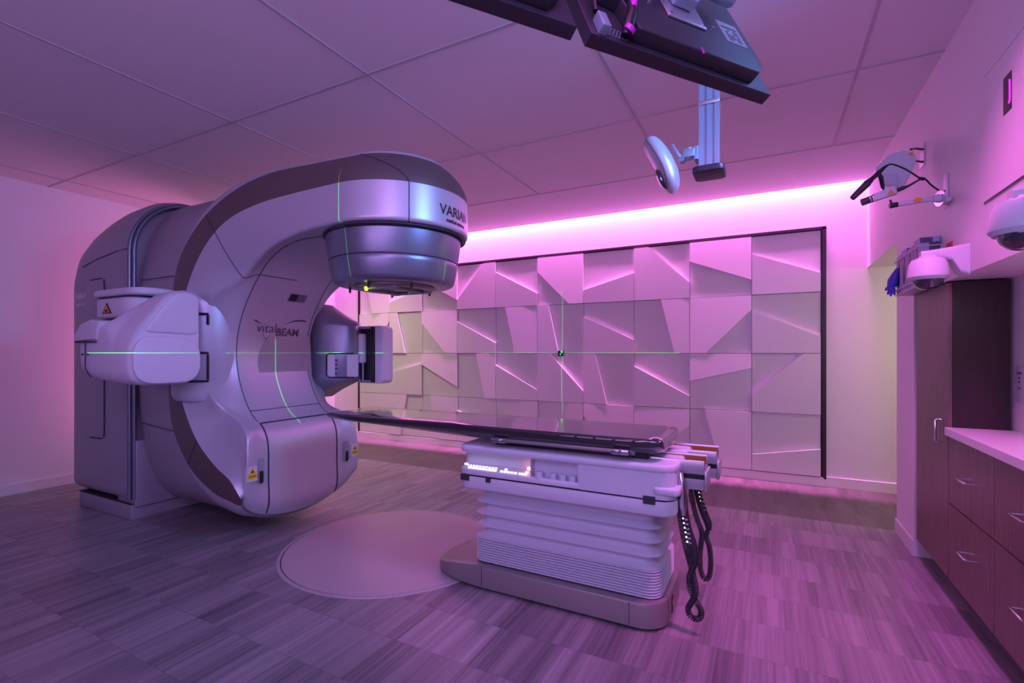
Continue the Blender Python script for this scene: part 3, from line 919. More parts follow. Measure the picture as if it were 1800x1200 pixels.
# ================================================================== TREATMENT COUCH
cc = thing('treatment_couch', 'patient couch with glossy black tabletop on a pale bellows pedestal', 'treatment couch', (-.95, CY, 0))
def base_poly(ins):
    x1 = -.412 - ins; y0 = 2.292 + ins; y1 = 2.828 - ins; r = .13 - ins * .5
    pts = []
    for cx, cy_, a0 in ((x1 - r, y1 - r, 0),):
        for i in range(9): a_ = math.radians(90 - 90 * i / 8 + 0); pts.append((cx + r * math.cos(a_), cy_ + r * math.sin(a_)))
    for i in range(9): a_ = math.radians(-90 * i / 8); pts.append((x1 - r + r * math.cos(a_), y0 + r + r * math.sin(a_)))
    # nose: rounded left end
    for i in range(13):
        t = PI / 2 * i / 12
        hw = (y1 - y0) / 2; cyy = (y0 + y1) / 2
        pts.append((-1.38 - (.40 - ins) * math.sin(t) ** 1.0, cyy - hw * math.cos(t) ** .62))
    for i in range(1, 13):
        t = PI / 2 * (12 - i) / 12
        pts.append((-1.38 - (.40 - ins) * math.sin(t), (y0 + y1) / 2 + (y1 - y0) / 2 * math.cos(t) ** .62))
    return pts
def base_z(x, z):
    # nose slopes down to its tip
    if x > -1.36 or z < .05: return z
    t = min(1, (-1.36 - x) / .42)
    return z - (z - .055) * (t ** 1.6)
b = NB()
loft(b, [[(x, y, .007) for x, y in base_poly(.02)], [(x, y, .018) for x, y in base_poly(.02)]]); link('base_skirt', b, 'black', cc)
b = NB()
loft(b, [[(x, y, base_z(x, z)) for x, y in base_poly(i)] for i, z in ((.0, .016), (.0, .025), (.0, .118), (.004, .128), (.012, .132), (.03, .134), (.04, .134), (.043, .13), (.10, .13), (.2, .13))])
bs = link('base', b, 'taupe', cc)
b = NB()
for x in (-1.385, -.575):
    b = NB(); box(b, x - .0015, x + .0015, 2.2905, 2.30, .02, .125); link('base_seam', b, 'seam', bs)
b = NB(); box(b, -.418, -.4085, 2.47, 2.50, .03, .11); link('base_socket', b, 'black', bs)
b = NB(); box(b, -.418, -.4075, 2.475, 2.495, .07, .09); link('socket_cover', b, 'orange', bs)
# bellows
b = NB()
z = .135; rings = []
def bell(ins, z):
    return [(x, y, z) for x, y in rrect(-1.475 + ins, -.44 - ins, 2.335 + ins, 2.785 - ins, max(.02, .075 - ins * .4), 6)]
zs = []
for k in range(10):
    zz0 = .135 + k * .01365
    for q in range(7): rings.append(bell((.020, .008, .002, .0, .002, .008, .020)[q], zz0 + .01365 * (0, .2, .35, .5, .65, .8, .93)[q]))
z = .135 + 13 * .0105
for k in range(4):
    h = .066
    for j in range(8):
        t = j / 8
        rings.append(bell(.002 + .042 * (math.sin(PI * t) ** .8), z + h * t))
    rings.append(bell(.0, z + h - .002)); z += h
rings.append(bell(.02, z + .006)); rings.append(bell(.03, .56))
loft(b, rings); link('bellows', b, 'white', cc, ang=50)
b = NB(); prism(b, rrect(-1.45, -.46, 2.34, 2.79, .06), .535, .552, 'Z'); link('bellows_ring', b, 'black', cc)
# chassis : lower tray, upper body, top lip
CH = dict(x0=-1.53, x1=-.365, y0=2.270, y1=2.85)
b = NB(); prism(b, rrect(CH['x0'], CH['x1'], CH['y0'], CH['y1'], .07), .552, .625, 'Z', .012); link('chassis_tray', b, 'white', cc)
b = NB(); prism(b, rrect(CH['x0'] + .006, CH['x1'] - .006, CH['y0'] + .006, CH['y1'] - .006, .065), .622, .634, 'Z'); link('chassis_gap', b, 'black', cc)
# body with an open bay at the front left: built as pieces
b = NB()
YD = 2.315
prism(b, rrect(CH['x0'] + .006, CH['x1'], CH['y0'] + .045, CH['y1'], .055), .632, .765, 'Z', .0)
# right, full-depth block of the body
prism(b, [(-.815, 2.33), (-.815, 2.2705), (-.43, 2.2705), (-.395, 2.278), (-.373, 2.30), (-.366, 2.33)], .632, .765, 'Z')
prism(b, [(-1.524, 2.36), (-1.529, 2.335), (-1.518, 2.295), (-1.495, 2.275), (-1.46, 2.268), (-.82, 2.268), (-.80, 2.28), (-.80, 2.33)], .632, .662, 'Z', .004)   # sill
box(b, -1.081, -1.076, 2.272, 2.33, .66, .75)
link('chassis_body', b, 'white', cc)
b = NB(); prism(b, rrect(CH['x0'] - .004, CH['x1'] + .006, CH['y0'] - .006, CH['y1'] + .006, .075), .752, .792, 'Z', .014); link('chassis_top', b, 'white', cc)
for x0, x1, z0, z1 in ((-1.506, -1.45, .598, .630), (-1.345, -1.315, .602, .628), (-.505, -.45, .608, .645)):
    b = NB(); box(b, x0, x1, 2.2665, 2.275, z0, z1); link('chassis_slot', b, 'seam', cc)
# control keys on the sill
b = NB()
prism(b, [(-1.50, .655), (-1.50, .655)][:0] or [(2.275, .662), (2.318, .69), (2.318, .655), (2.275, .655)], -1.50, -1.085, 'X'); kp = link('key_ledge', b, 'white', cc)
b = NB()
def key(x, v, sx=.018, sz=.010):
    y = 2.275 + .043 * v; z_ = .662 + .028 * v
    obox(b, Matrix.Translation((x, y - .001, z_ + .002)) @ Matrix.Rotation(math.radians(33), 4, 'X'), sx, sz, .004, .001, 1)
for i in range(9): key(-1.455 + i * .020, .18)
for i in range(10): key(-1.475 + i * .020, .5, .012, .006)
for i in range(5): key(-1.255 + i * .021, .18, .014)
for i in range(3): key(-1.145 + i * .017, .18, .012)
key(-1.235, .5, .014); key(-1.112, .45, .014); key(-1.49, .62, .02)
link('lit_key', b, 'lens_w', kp)['kind'] = 'stuff'
b = NB(); t = bmesh.new(); bmesh.ops.create_uvsphere(t, u_segments=16, v_segments=10, radius=.009); merge(b, t, 0, Matrix.Translation((-1.094, 2.283, .700))); link('status_lamp', b, 'lens_r', cc)
for i, x in enumerate((-1.038, -.960, -.908, -.856)):
    b = NB(); cyl(b, (x, 2.288, .655), (x, 2.288, .690), .018 if i else .023, bev=.003, n=24); link('knob', b, 'white', cc)
b = NB(); box(b, -.83, -.805, 2.275, 2.33, .66, .755, .01); link('bay_end', b, 'white', cc)
# corner lug on the right end
b = NB(); prism(b, rrect(-.47, -.345, 2.262, 2.40, .03), .655, .69, 'Z', .01); link('cable_lug', b, 'white', cc)
# longitudinal channels sticking out at the foot
for y0, y1, xe in ((2.40, 2.55, -.255), (2.66, 2.82, -.225)):
    b = NB()
    box(b, -.75, xe, y0, y1, .665, .735, .003); box(b, -.75, xe, y0, y0 + .012, .735, .80, .002); box(b, -.75, xe, y1 - .012, y1, .735, .805, .002)
    box(b, xe, xe + .012, y0, y1, .66, .75, .002)
    ch = link('slide_channel', b, 'alu', cc)
    b = NB(); box(b, -.74, xe - .01, y0 + .02, y1 - .02, .735, .765, .003); box(b, -.74, xe - .004, y1 - .016, y1 - .0115, .76, .797); link('channel_belt', b, 'amber', ch)
    b = NB(); box(b, -.74, xe - .006, y0 + .014, y0 + .03, .765, .772); box(b, -.6, xe + .001, y0 - .0015, y0 + .002, .715, .738); link('channel_strip', b, 'black', ch)
# carriage and rails under the tabletop
b = NB(); box(b, -1.34, -.50, 2.36, 2.74, .785, .85, .01); link('carriage', b, 'black', cc)
for y0 in (2.262, 2.77):
    b = NB(); box(b, -1.24, -.64, y0, y0 + .012, .828, .845, .003); link('side_rail', b, 'taupe', cc)
for y0 in (2.262, ):
    for x in (-1.31, -.655):
        b = NB(); box(b, x, x + .085, y0, y0 + .03, .820, .848, .008); cyl(b, (x + .045, y0 + .004, .834), (x + .045, y0 - .008, .834), .010)
        cyl(b, (x + .1, y0 + .014, .826), (x + .1, y0 + .014, .846), .012)
        link('rail_clamp', b, 'chrome', cc)
# tabletop: section lofted along X
b = NB(); rings = []
def top_ring(x, y0, y1, zt, zb, k=1.0):
    ym = (y0 + y1) / 2; hw = (y1 - y0) / 2
    P_ = []
    for fy, fz in ((-1, .0), (-.985, .02), (-.97, 0.0)): pass
    prof = [(-.96, 1.0), (-.99, .93), (-1.0, .80), (-.985, .62), (-.93, .40), (-.84, .20), (-.70, .06), (-.5, .0), (0, .0), (.5, .0), (.70, .06), (.84, .20), (.93, .40), (.985, .62), (1.0, .80), (.99, .93), (.96, 1.0), (.5, 1.0), (0, 1.0), (-.5, 1.0)]
    return [(x, ym + hw * fy, zb + (zt - zb) * fz) for fy, fz in prof]
tp = [(-2.640, 2.44, 2.60, .893, .880), (-2.632, 2.36, 2.68, .898, .872), (-2.61, 2.31, 2.73, .900, .866), (-2.57, 2.285, 2.755, .901, .858), (-2.4, 2.278, 2.762, .901, .848), (-2.0, 2.275, 2.765, .901, .836),
      (-1.6, 2.275, 2.765, .901, .822), (-1.3, 2.275, 2.765, .901, .812), (-.60, 2.275, 2.765, .901, .812), (-.50, 2.276, 2.764, .901, .815), (-.455, 2.28, 2.76, .901, .822), (-.43, 2.29, 2.75, .897, .832), (-.422, 2.31, 2.73, .890, .842)]
loft(b, [top_ring(*q) for q in tp]); tt = link('tabletop', b, 'gloss', cc)
b = NB(); box(b, -.424, -.4205, 2.33, 2.71, .850, .885, .002)
link('end_label', b, 'taupe', tt)
for i in range(22):
    x = -2.45 + i * .095
    b = NB(); box(b, x - .007, x + .007, 2.2735, 2.279, .885, .889); link('index_notch', b, 'monitor', tt)
# small indexing print at the end
place_text('H4', .03, lambda x, y: (-.4195, 2.36 + x, .868 + y), 'white', tt, name='end_print')

# ------------------------------------------------------------------ pendants
def helix(path, R, turns, n_per=10):
    """coil around a polyline path"""
    P_ = [Vector(p) for p in path]
    L_ = [0]
    for i in range(1, len(P_)): L_.append(L_[-1] + (P_[i] - P_[i - 1]).length)
    tot = L_[-1]
    N_ = int(turns * n_per)
    out = []; up = Vector((1, 0.3, 0)).normalized(); k = 0
    for i in range(N_ + 1):
        s = tot * i / N_
        while k < len(P_) - 2 and L_[k + 1] < s: k += 1
        t = (s - L_[k]) / max(1e-6, L_[k + 1] - L_[k])
        p = P_[k].lerp(P_[k + 1], t)
        d = (P_[k + 1] - P_[k]).normalized()
        x = (up - d * up.dot(d)).normalized(); up = x
        y = d.cross(x)
        a_ = 2 * PI * i / n_per
        out.append(p + (x * math.cos(a_) + y * math.sin(a_)) * R)
    return out
def pendant(label, ctrl, loop_path, lamps, handle=None):
    t = thing('hand_pendant', label, 'hand control', ctrl[0], 'hand controls hanging at the foot of the couch')
    b = NB()
    pts = catmull([tuple(p) for p in ctrl], 5)
    n = len(pts)
    rs = [.007 + .013 * min(1, 4 * i / n) * (1 if i < n * .82 else max(.35, 1 - (i - n * .82) / (n * .18) * .7)) for i in range(n)]
    tube(b, pts, rs, 12); link('grip', b, 'monitor', t)
    b = NB()
    for p in lamps:
        tt_ = bmesh.new(); bmesh.ops.create_uvsphere(tt_, u_segments=8, v_segments=6, radius=.0045); merge(b, tt_, 0, Matrix.Translation(p))
    k_ = link('lit_button', b, 'lens_w', t)
    b = NB()
    for p in lamps:
        obox(b, Matrix.Translation((p[0] + .013, p[1], p[2] - .004)), .014, .010, .008, .002, 1)
    link('button', b, 'grey', t)
    b = NB()
    lp = catmull([tuple(p) for p in loop_path], 8)
    L_ = sum((Vector(lp[i + 1]) - Vector(lp[i])).length for i in range(len(lp) - 1))
    tube(b, helix(lp, .0115, L_ / .0088), .0032, 6, cap=True); link('coiled_cord', b, 'monitor', t)
    return t
p1 = pendant('front black hand control, the longer one with a twisted coiled cord, at the couch foot',
        [(-.352, 2.39, .735), (-.350, 2.385, .69), (-.346, 2.385, .62), (-.340, 2.385, .55), (-.325, 2.385, .48), (-.305, 2.385, .42), (-.292, 2.385, .365), (-.288, 2.385, .33)],
        [(-.366, 2.41, .70), (-.372, 2.41, .62), (-.366, 2.41, .55), (-.350, 2.405, .45), (-.330, 2.40, .37), (-.315, 2.40, .315), (-.300, 2.395, .26), (-.290, 2.39, .20), (-.305, 2.388, .155), (-.325, 2.386, .115), (-.315, 2.385, .085), (-.292, 2.385, .075), (-.270, 2.386, .088), (-.268, 2.388, .12), (-.290, 2.39, .155), (-.312, 2.40, .19), (-.322, 2.405, .24), (-.306, 2.395, .30), (-.290, 2.387, .335)],
        [(-.347 + .0035 * i + .004, 2.368, .535 - .021 * i) for i in range(6)])
b = NB()
tube(b, [(-.356, 2.372, .745), (-.349, 2.366, .71), (-.346, 2.364, .65), (-.343, 2.364, .59), (-.341, 2.366, .55)], [.012, .016, .017, .016, .010], 14)
link('chrome_sleeve', b, 'chrome', p1)
p2 = pendant('rear black hand control, the shorter one nearer the panelled wall, at the couch foot',
        [(-.338, 2.75, .66), (-.330, 2.75, .60), (-.322, 2.75, .55), (-.305, 2.75, .49), (-.288, 2.75, .44), (-.275, 2.75, .41), (-.270, 2.75, .37)],
        [(-.365, 2.76, .64), (-.362, 2.76, .56), (-.345, 2.76, .47), (-.325, 2.76, .40), (-.305, 2.76, .345), (-.312, 2.76, .27), (-.315, 2.76, .17), (-.300, 2.76, .115), (-.285, 2.76, .105), (-.268, 2.76, .13), (-.262, 2.76, .20), (-.268, 2.757, .28), (-.285, 2.753, .34), (-.272, 2.75, .365)],
        [(-.318 + .004 * i, 2.735, .565 - .021 * i) for i in range(5)])

# ================================================================== RIGHT WALL CABINETRY
def handle_h(x, y, z, w, parent):
    b = NB(); r = .0045; d = .032
    tube(b, [(x, y - w / 2, z), (x - d * .8, y - w / 2, z), (x - d, y - w / 2 + .008, z), (x - d, y + w / 2 - .008, z), (x - d * .8, y + w / 2, z), (x, y + w / 2, z)], r, 8)
    link('handle', b, 'chrome', parent)
tc_ = thing('tall_cabinet', 'tall dark wood cabinet with one long door beside the white pier', 'cabinet', (.95, 3.6, 0))
b = NB(); box(b, .853, 1.07, 3.293, 3.958, .125, 1.668, .001); link('body', b, 'darkwood', tc_, smooth=False)
b = NB(); box(b, .93, 1.07, 3.293, 3.95, 0, .126); link('plinth', b, 'grey', tc_, smooth=False)
b = NB(); box(b, .834, .852, 3.296, 3.898, .132, 1.664, .001); dr = link('door', b, 'wood', tc_, smooth=False)
b = NB(); tube(b, [(.834, 3.37, .945), (.806, 3.37, .945), (.80, 3.37, .938), (.80, 3.37, .832), (.806, 3.37, .825), (.834, 3.37, .825)], .005, 8); link('handle', b, 'chrome', dr)
where = ('next to the tall cabinet', 'second from the tall cabinet', 'third from the tall cabinet', 'last one, farthest from the tall cabinet')
for k in range(4):
    y1 = 3.290 - .572 * k; y0 = y1 - .572
    u = thing('drawer_unit', 'low dark wood two-drawer cabinet ' + where[k] + ' under the white worktop', 'cabinet', (.97, (y0 + y1) / 2, 0), 'drawer units under the worktop')
    b = NB(); box(b, .855, 1.084, y0 + .001, y1 - .001, .13, .872); link('body', b, 'darkwood', u, smooth=False)
    b = NB(); box(b, .93, 1.08, y0 + .001, y1 - .001, 0, .13); link('plinth', b, 'grey', u, smooth=False)
    for z0, z1 in ((.131, .521), (.527, .872)):
        b = NB(); box(b, .835, .854, y0 + .002, y1 - .002, z0, z1, .001); d_ = link('drawer', b, 'wood', u, smooth=False)
        handle_h(.835, (y0 + y1) / 2 - .005, z1 - .173 if z1 > .6 else z1 - .172, .115, d_)
b = NB(); box(b, .818, 1.087, 1.003, 3.289, .874, .915, .003)
wt = link('worktop', b, 'counter', smooth=False); tag(wt, 'thin white worktop running over the dark drawers in the wall niche', 'worktop')
op = thing('wall_outlet', 'white wall outlet plate with small dark marks above the worktop', 'outlet', (1.086, 3.21, 1.12))
b = NB(); box(b, 1.080, 1.0875, 3.15, 3.265, 1.06, 1.235, .002); link('plate', b, 'white', op)
b = NB()
for i in range(3): box(b, 1.0785, 1.081, 3.20 + i * .016, 3.21 + i * .016, 1.198, 1.206)
for z_ in (1.175, 1.155, 1.125): box(b, 1.0785, 1.081, 3.213, 3.228, z_, z_ + .008)
link('sockets', b, 'ink', op, smooth=False)

# ================================================================== RIGHT WALL ITEMS
ap = thing('access_panel', 'flush square access panel high on the right wall with a small laser slot', 'wall panel', (.835, 2.56, 1.95))
b = NB(); box(b, .829, .8345, 2.30, 2.81, 1.948, 2.482); link('door', b, 'wall', ap, smooth=False)
b = NB()
for (y0, y1, z0, z1) in ((2.81, 2.817, 1.941, 2.489), (2.293, 2.30, 1.941, 2.489), (2.30, 2.81, 1.941, 1.948), (2.30, 2.81, 2.482, 2.489)):
    box(b, .8325, .8348, y0, y1, z0, z1)
link('gap', b, 'reveal', ap, smooth=False)
b = NB(); box(b, .8275, .830, 2.535, 2.607, 2.235, 2.38); sl = link('laser_slot', b, 'black', ap, smooth=False)
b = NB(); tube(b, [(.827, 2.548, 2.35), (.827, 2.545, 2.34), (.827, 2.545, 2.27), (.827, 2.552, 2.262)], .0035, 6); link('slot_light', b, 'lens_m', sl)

# dome cameras on arms
def dome_camera(label, cx, cy, cz, wy0, wy1):
    t = thing('dome_camera', label, 'security camera', (.835, (wy0 + wy1) / 2, cz), 'dome cameras on the right wall')
    b = NB(); lathe(b, [(0, .062), (.030, .060), (.035, .052), (.062, .042), (.073, .020), (.080, -.030), (.080, -.036), (.0, -.036)], n=40, axis_m=Matrix.Translation((cx, cy, cz))); link('shell', b, 'white', t)
    b = NB(); lathe(b, [(0, -.036), (.081, -.036), (.081, -.042), (.070, -.056), (0, -.056)], n=40, axis_m=Matrix.Translation((cx, cy, cz))); link('collar', b, 'white', t)
    b = NB(); lathe(b, [(.060 * math.cos(a * PI / 20), -.054 - .050 * math.sin(a * PI / 20)) for a in range(11)], n=40, axis_m=Matrix.Translation((cx, cy, cz))); link('bubble', b, 'tint', t)
    b = NB()
    ym = (wy0 + wy1) / 2
    rings = []
    for x, w_, z0, z1 in ((.834, (wy1 - wy0) / 2, -.045, .105), (.80, (wy1 - wy0) / 2 * .9, -.030, .100), (.77, .04, .03, .095), (.73, .030, .045, .090), (cx + .01, .028, .05, .085), (cx - .03, .022, .048, .082)):
        yy = cy + (ym - cy) * min(1, (x - cx) / (.834 - cx)) if x > cx else cy
        rings.append([(x, yy + a, cz + c_) for a, c_ in rrect(-w_, w_, z0, z1, min(.015, w_ * .5), 4)])
    loft(b, rings); link('bracket', b, 'white', t)
    return t
dome_camera('pale dome security camera in front of the glove box rack', .685, 3.0, 1.705, 2.98, 3.09)
dome_camera('pale dome security camera cut off by the right edge of the photo', .690, 2.03, 1.715, 2.0, 2.11)

# glove boxes in a wire rack
gr_ = thing('wire_rack', 'thin white wire rack holding glove boxes on the right wall', 'rack', (.835, 3.7, 1.66))
b = NB()
for z in (1.70, 1.885):
    tube(b, [(.834, 3.405, z), (.742, 3.405, z), (.735, 3.412, z), (.735, 3.968, z), (.742, 3.975, z), (.834, 3.975, z)], .0032, 8)
tube(b, [(.834, 3.405, 1.885), (.834, 3.405, 1.70)], .003, 8)
link('wire', b, 'white', gr_)
b = NB(); box(b, .737, .834, 3.405, 3.972, 1.668, 1.674, .002); link('shelf', b, 'white', gr_)
which = ('nearest the dome camera, with a dark printed end', 'second from the dome camera', 'third from the dome camera', 'farthest in the rack, with a violet glove hanging out')
for k in range(4):
    y0 = 3.415 + k * .138; y1 = y0 + (.125)
    top = 1.935 - (.0, .02, .005, .02)[k]
    t = thing('glove_box', 'upright cardboard glove box ' + which[k], 'glove box', (.785, (y0 + y1) / 2, 1.675), 'glove boxes in the wire rack')
    b = NB(); box(b, .744, .832, y0, y1, 1.675, top, .002); link('carton', b, 'glovebox', t, smooth=False)
    b = NB(); prism(b, [((y0 + y1) / 2 + .030 * math.cos(a * PI / 12), 1.80 + .082 * math.sin(a * PI / 12)) for a in range(24)], .7425, .7445, 'X'); link('opening', b, 'black', t, smooth=False)
    b = NB(); box(b, .785, .8322, y0 - .0008, y0 + .001, 1.70, top - .03); box(b, .746, .80, y0 - .0008, y0 + .001, top - .032, top - .004); link('print', b, 'glovebox2', t, smooth=False)
    if k == 3:
        b = NB()
        pts = [(.742, 3.90, 1.84), (.730, 3.91, 1.80), (.722, 3.92, 1.765), (.715, 3.93, 1.73)]
        tube(b, pts, [.010, .022, .032, .026], 10)
        for (dx, dy, dz, r) in ((-.02, .02, -.06, .010), (-.012, -.01, -.075, .010), (.005, -.02, -.07, .010), (-.03, .03, -.03, .011), (.01, .0, -.06, .009)):
            tube(b, [(.718, 3.925, 1.74), (.718 + dx * .6, 3.925 + dy, 1.74 + dz * .5), (.718 + dx, 3.925 + dy * 1.4, 1.74 + dz)], [r * 1.2, r, r * .6], 8)
        link('hanging_glove', b, 'glove', t)
sg_ = thing('wall_tag', 'small red tag on the right wall above the dome camera', 'sign', (.834, 3.265, 1.85))
b = NB(); box(b, .831, .8345, 3.225, 3.31, 1.812, 1.868); link('plate', b, 'red', sg_, smooth=False)
b = NB(); box(b, .8302, .8315, 3.25, 3.285, 1.822, 1.84); link('print', b, 'white', sg_, smooth=False)

# large motion camera housing on its wall plate
mc = thing('camera_housing', 'large pale faceted camera housing held out from the right wall by a plate', 'camera', (.835, 3.74, 2.48))
b = NB()
def P345(x, z, y=3.45): return (x, y, z)
front = [(.549, 2.357), (.612, 2.424), (.690, 2.441), (.736, 2.402), (.740, 2.377), (.712, 2.297), (.562, 2.313)]
lower = [(.562, 2.313), (.712, 2.297), (.687, 2.242), (.672, 2.241), (.590, 2.262)]
hull = bmesh.new()
for x, z in front: hull.verts.new((x, 3.45, z))
for x, z in front: hull.verts.new((.65 + (x - .65) * .9 + .02, 3.62, 2.35 + (z - 2.35) * .85 + .03))
for x, z in lower[2:]: hull.verts.new((x, 3.47, z)); hull.verts.new((x + .02, 3.58, z + .02))
bmesh.ops.convex_hull(hull, input=hull.verts)
bmesh.ops.dissolve_limit(hull, angle_limit=.05, verts=hull.verts, edges=hull.edges)
bmesh.ops.bevel(hull, geom=list(hull.edges), offset=.006, segments=2, affect='EDGES')
merge(b, hull); link('shell', b, 'white', mc, ang=25)
b = NB(); prism(b, [(.702, 2.412), (.722, 2.424), (.722, 2.396)], 3.4445, 3.449, 'Y'); link('warning_sticker', b, 'orange', mc, smooth=False)
b = NB(); prism(b, [(.588, 2.325), (.655, 2.313), (.668, 2.262), (.66, 2.262), (.648, 2.306), (.588, 2.316)], 3.447, 3.452, 'Y'); link('moulded_line', b, 'white', mc, smooth=False)
b = NB(); prism(b, rrect(3.70, 3.79, 2.42, 2.555, .01), .826, .834, 'X'); link('wall_plate', b, 'chrome', mc)
b = NB()
for z in (2.445, 2.52): tube(b, [(.83, 3.74, z), (.79, 3.70, z), (.74, 3.58, z - .04)], .006, 8)
link('strut', b, 'black', mc)

# lower bracket: tube arm with a small camera, a black microphone and their leads
Yb = 3.20
br_ = thing('tube_bracket', 'white wall plate with a slim horizontal tube arm below the camera housing', 'bracket', (.835, 3.32, 2.1))
b = NB(); box(b, .829, .834, 3.285, 3.355, 2.06, 2.235, .002); link('wall_plate', b, 'white', br_)
b = NB(); cyl(b, (.786, Yb + .02, 2.088), (.780, Yb + .018, 2.088), .040, n=32); link('flange', b, 'chrome', br_)
b = NB(); cyl(b, (.775, Yb + .016, 2.088), (.745, Yb, 2.084), .022, .013); tube(b, [(.745, Yb, 2.084), (.602, Yb - .02, 2.072)], .0125, 16); box(b, .775, .832, Yb + .02, 3.31, 2.07, 2.095, .006); link('arm', b, 'white', br_)
b = NB(); cyl(b, (.603, Yb - .02, 2.072), (.568, Yb - .023, 2.068), .0135); cyl(b, (.58, Yb - .02, 2.07), (.572, Yb - .02, 2.10), .005); link('end_joint', b, 'black', br_)
b = NB(); prism(b, [(.685 + .018 * math.cos(a * PI / 12), 2.082 + .011 * math.sin(a * PI / 12)) for a in range(24)], Yb - .028, Yb - .012, 'Y'); link('sticker', b, 'orange', br_)
sc = thing('small_camera', 'small pale box camera with a dark nose standing on the tube arm', 'camera', (.56, Yb, 2.1))
def along(p0, p1):
    p0 = Vector(p0); p1 = Vector(p1); d = (p1 - p0)
    return Matrix.Translation((p0 + p1) / 2) @ d.to_track_quat('X', 'Z').to_matrix().to_4x4(), d.length
A0, A1 = (.503, Yb, 2.125), (.600, Yb, 2.150)
m4, L_ = along(A0, A1)
b = NB(); obox(b, m4, L_, .035, .038, .004); obox(b, m4 @ Matrix.Translation((.025, 0, .004)), .05, .04, .042, .004); link('body', b, 'white', sc)
b = NB(); cyl(b, (.503, Yb, 2.123), (.450, Yb, 2.108), .018, .0185, bev=.003); link('nose', b, 'monitor', sc)
b = NB(); cyl(b, (.504, Yb, 2.1235), (.498, Yb, 2.1225), .0195); cyl(b, (.490, Yb, 2.120), (.487, Yb, 2.119), .0192); link('lens_ring', b, 'chrome', sc)
b = NB(); prism(b, [(.560, 2.128), (.590, 2.133), (.572, 2.158)], Yb - .0225, Yb - .020, 'Y'); link('warning_sticker', b, 'orange', sc, smooth=False)
b = NB(); cyl(b, (.602, Yb, 2.150), (.632, Yb, 2.160), .010, .011); tube(b, [(.632, Yb, 2.160), (.653, Yb, 2.167), (.70, Yb + .01, 2.195)], [.009, .006, .004], 10); link('plug', b, 'monitor', sc)
mp_ = thing('black_microphone', 'slanted black tube microphone above the small camera', 'microphone', (.55, Yb - .02, 2.17))
b = NB(); cyl(b, (.405, Yb - .02, 2.130), (.478, Yb - .02, 2.205), .014, .019, bev=.004); cyl(b, (.474, Yb - .02, 2.203), (.492, Yb - .02, 2.220), .019, .013); link('foam_end', b, 'monitor', mp_)
b = NB(); tube(b, [(.488, Yb - .02, 2.216), (.525, Yb - .02, 2.252), (.548, Yb - .02, 2.275), (.562, Yb - .02, 2.284)], [.011, .012, .008, .005], 12); link('barrel', b, 'black', mp_)
b = NB(); cyl(b, (.532, Yb - .02, 2.228), (.544, Yb, 2.175), .011, .009); tube(b, [(.525, Yb - .02, 2.245), (.535, Yb - .02, 2.222)], .009, 8); cyl(b, (.545, Yb, 2.175), (.55, Yb, 2.160), .006); link('mount', b, 'black', mp_)
b = NB(); tube(b, catmull([(.562, Yb - .02, 2.284), (.583, Yb - .02, 2.284), (.64, Yb, 2.255), (.703, Yb + .02, 2.205), (.725, Yb + .03, 2.201), (.76, Yb + .06, 2.17), (.795, Yb + .08, 2.145), (.815, 3.31, 2.145), (.829, 3.32, 2.15)], 5), .0042, 8); cyl(b, (.70, Yb + .02, 2.204), (.722, Yb + .03, 2.20), .008); link('cable', b, 'black', mp_)

# ================================================================== CEILING SENSOR POLE
sp_ = thing('ceiling_pole', 'square aluminium ceiling pole with a dark foot plate, behind the monitors', 'pole', (-.248, 2.555, 2.9))
b = NB()
for i in range(5):
    x0 = -.292 + i * .0175; y0 = 2.512 + (0 if i % 2 == 0 else .005)
    box(b, x0, x0 + .0175, y0, 2.60, 2.195, 2.9)
link('column', b, 'teal', sp_, smooth=False)
b = NB(); box(b, -.296, -.200, 2.507, 2.604, 2.495, 2.515, .002); box(b, -.300, -.195, 2.50, 2.61, 2.885, 2.90); link('collar', b, 'alu', sp_)
b = NB(); prism(b, rrect(-.322, -.176, 2.485, 2.64, .03), 2.165, 2.198, 'Z', .008); link('foot_plate', b, 'monitor', sp_)
se = thing('tracking_camera', 'curved pale optical tracking camera held beside the ceiling pole', 'camera', (-.45, 2.53, 2.25))
b = NB()
cen = [(-.528, 2.50, 2.372), (-.52, 2.50, 2.355), (-.497, 2.50, 2.318), (-.462, 2.50, 2.258), (-.432, 2.50, 2.195), (-.418, 2.50, 2.135), (-.421, 2.50, 2.098), (-.424, 2.50, 2.090)]
rad = [.012, .036, .047, .050, .046, .038, .020, .005]
cs = catmull([c_ + (r_,) for c_, r_ in zip(cen, rad)], 5)
rings = []
for i, (x, y, z, r) in enumerate(cs):
    a_, c2 = Vector(cs[max(i - 1, 0)][:3]), Vector(cs[min(i + 1, len(cs) - 1)][:3])
    d = (c2 - a_).normalized(); n_ = Vector((d.z, 0, -d.x))
    r = max(r, .002)
    rings.append([Vector((x, y, z)) + n_ * (math.cos(q) * r) + Vector((0, 1, 0)) * (math.sin(q) * r * 1.9) for q in [2 * PI * k / 28 for k in range(28)]])
loft(b, rings); sh = link('shell', b, 'pearl', se)
b = NB(); tube(b, [(x, y - 1.75 * r - .001 if False else y, z) for x, y, z, r in cs][0:0] or [(cs[i][0] - .012, 2.50 - cs[i][3] * 1.86, cs[i][2]) for i in range(6, len(cs) - 5)], .0016, 6); link('shell_seam', b, 'seam', sh)
b = NB(); t_ = bmesh.new(); bmesh.ops.create_uvsphere(t_, u_segments=20, v_segments=12, radius=1); t_.transform(Matrix.Translation((-.462, 2.475, 2.155)) @ Matrix.Rotation(math.radians(-24), 4, 'Y') @ Matrix.Diagonal((.016, .05, .055, 1))); merge(b, t_); link('lens_window', b, 'tint', se)
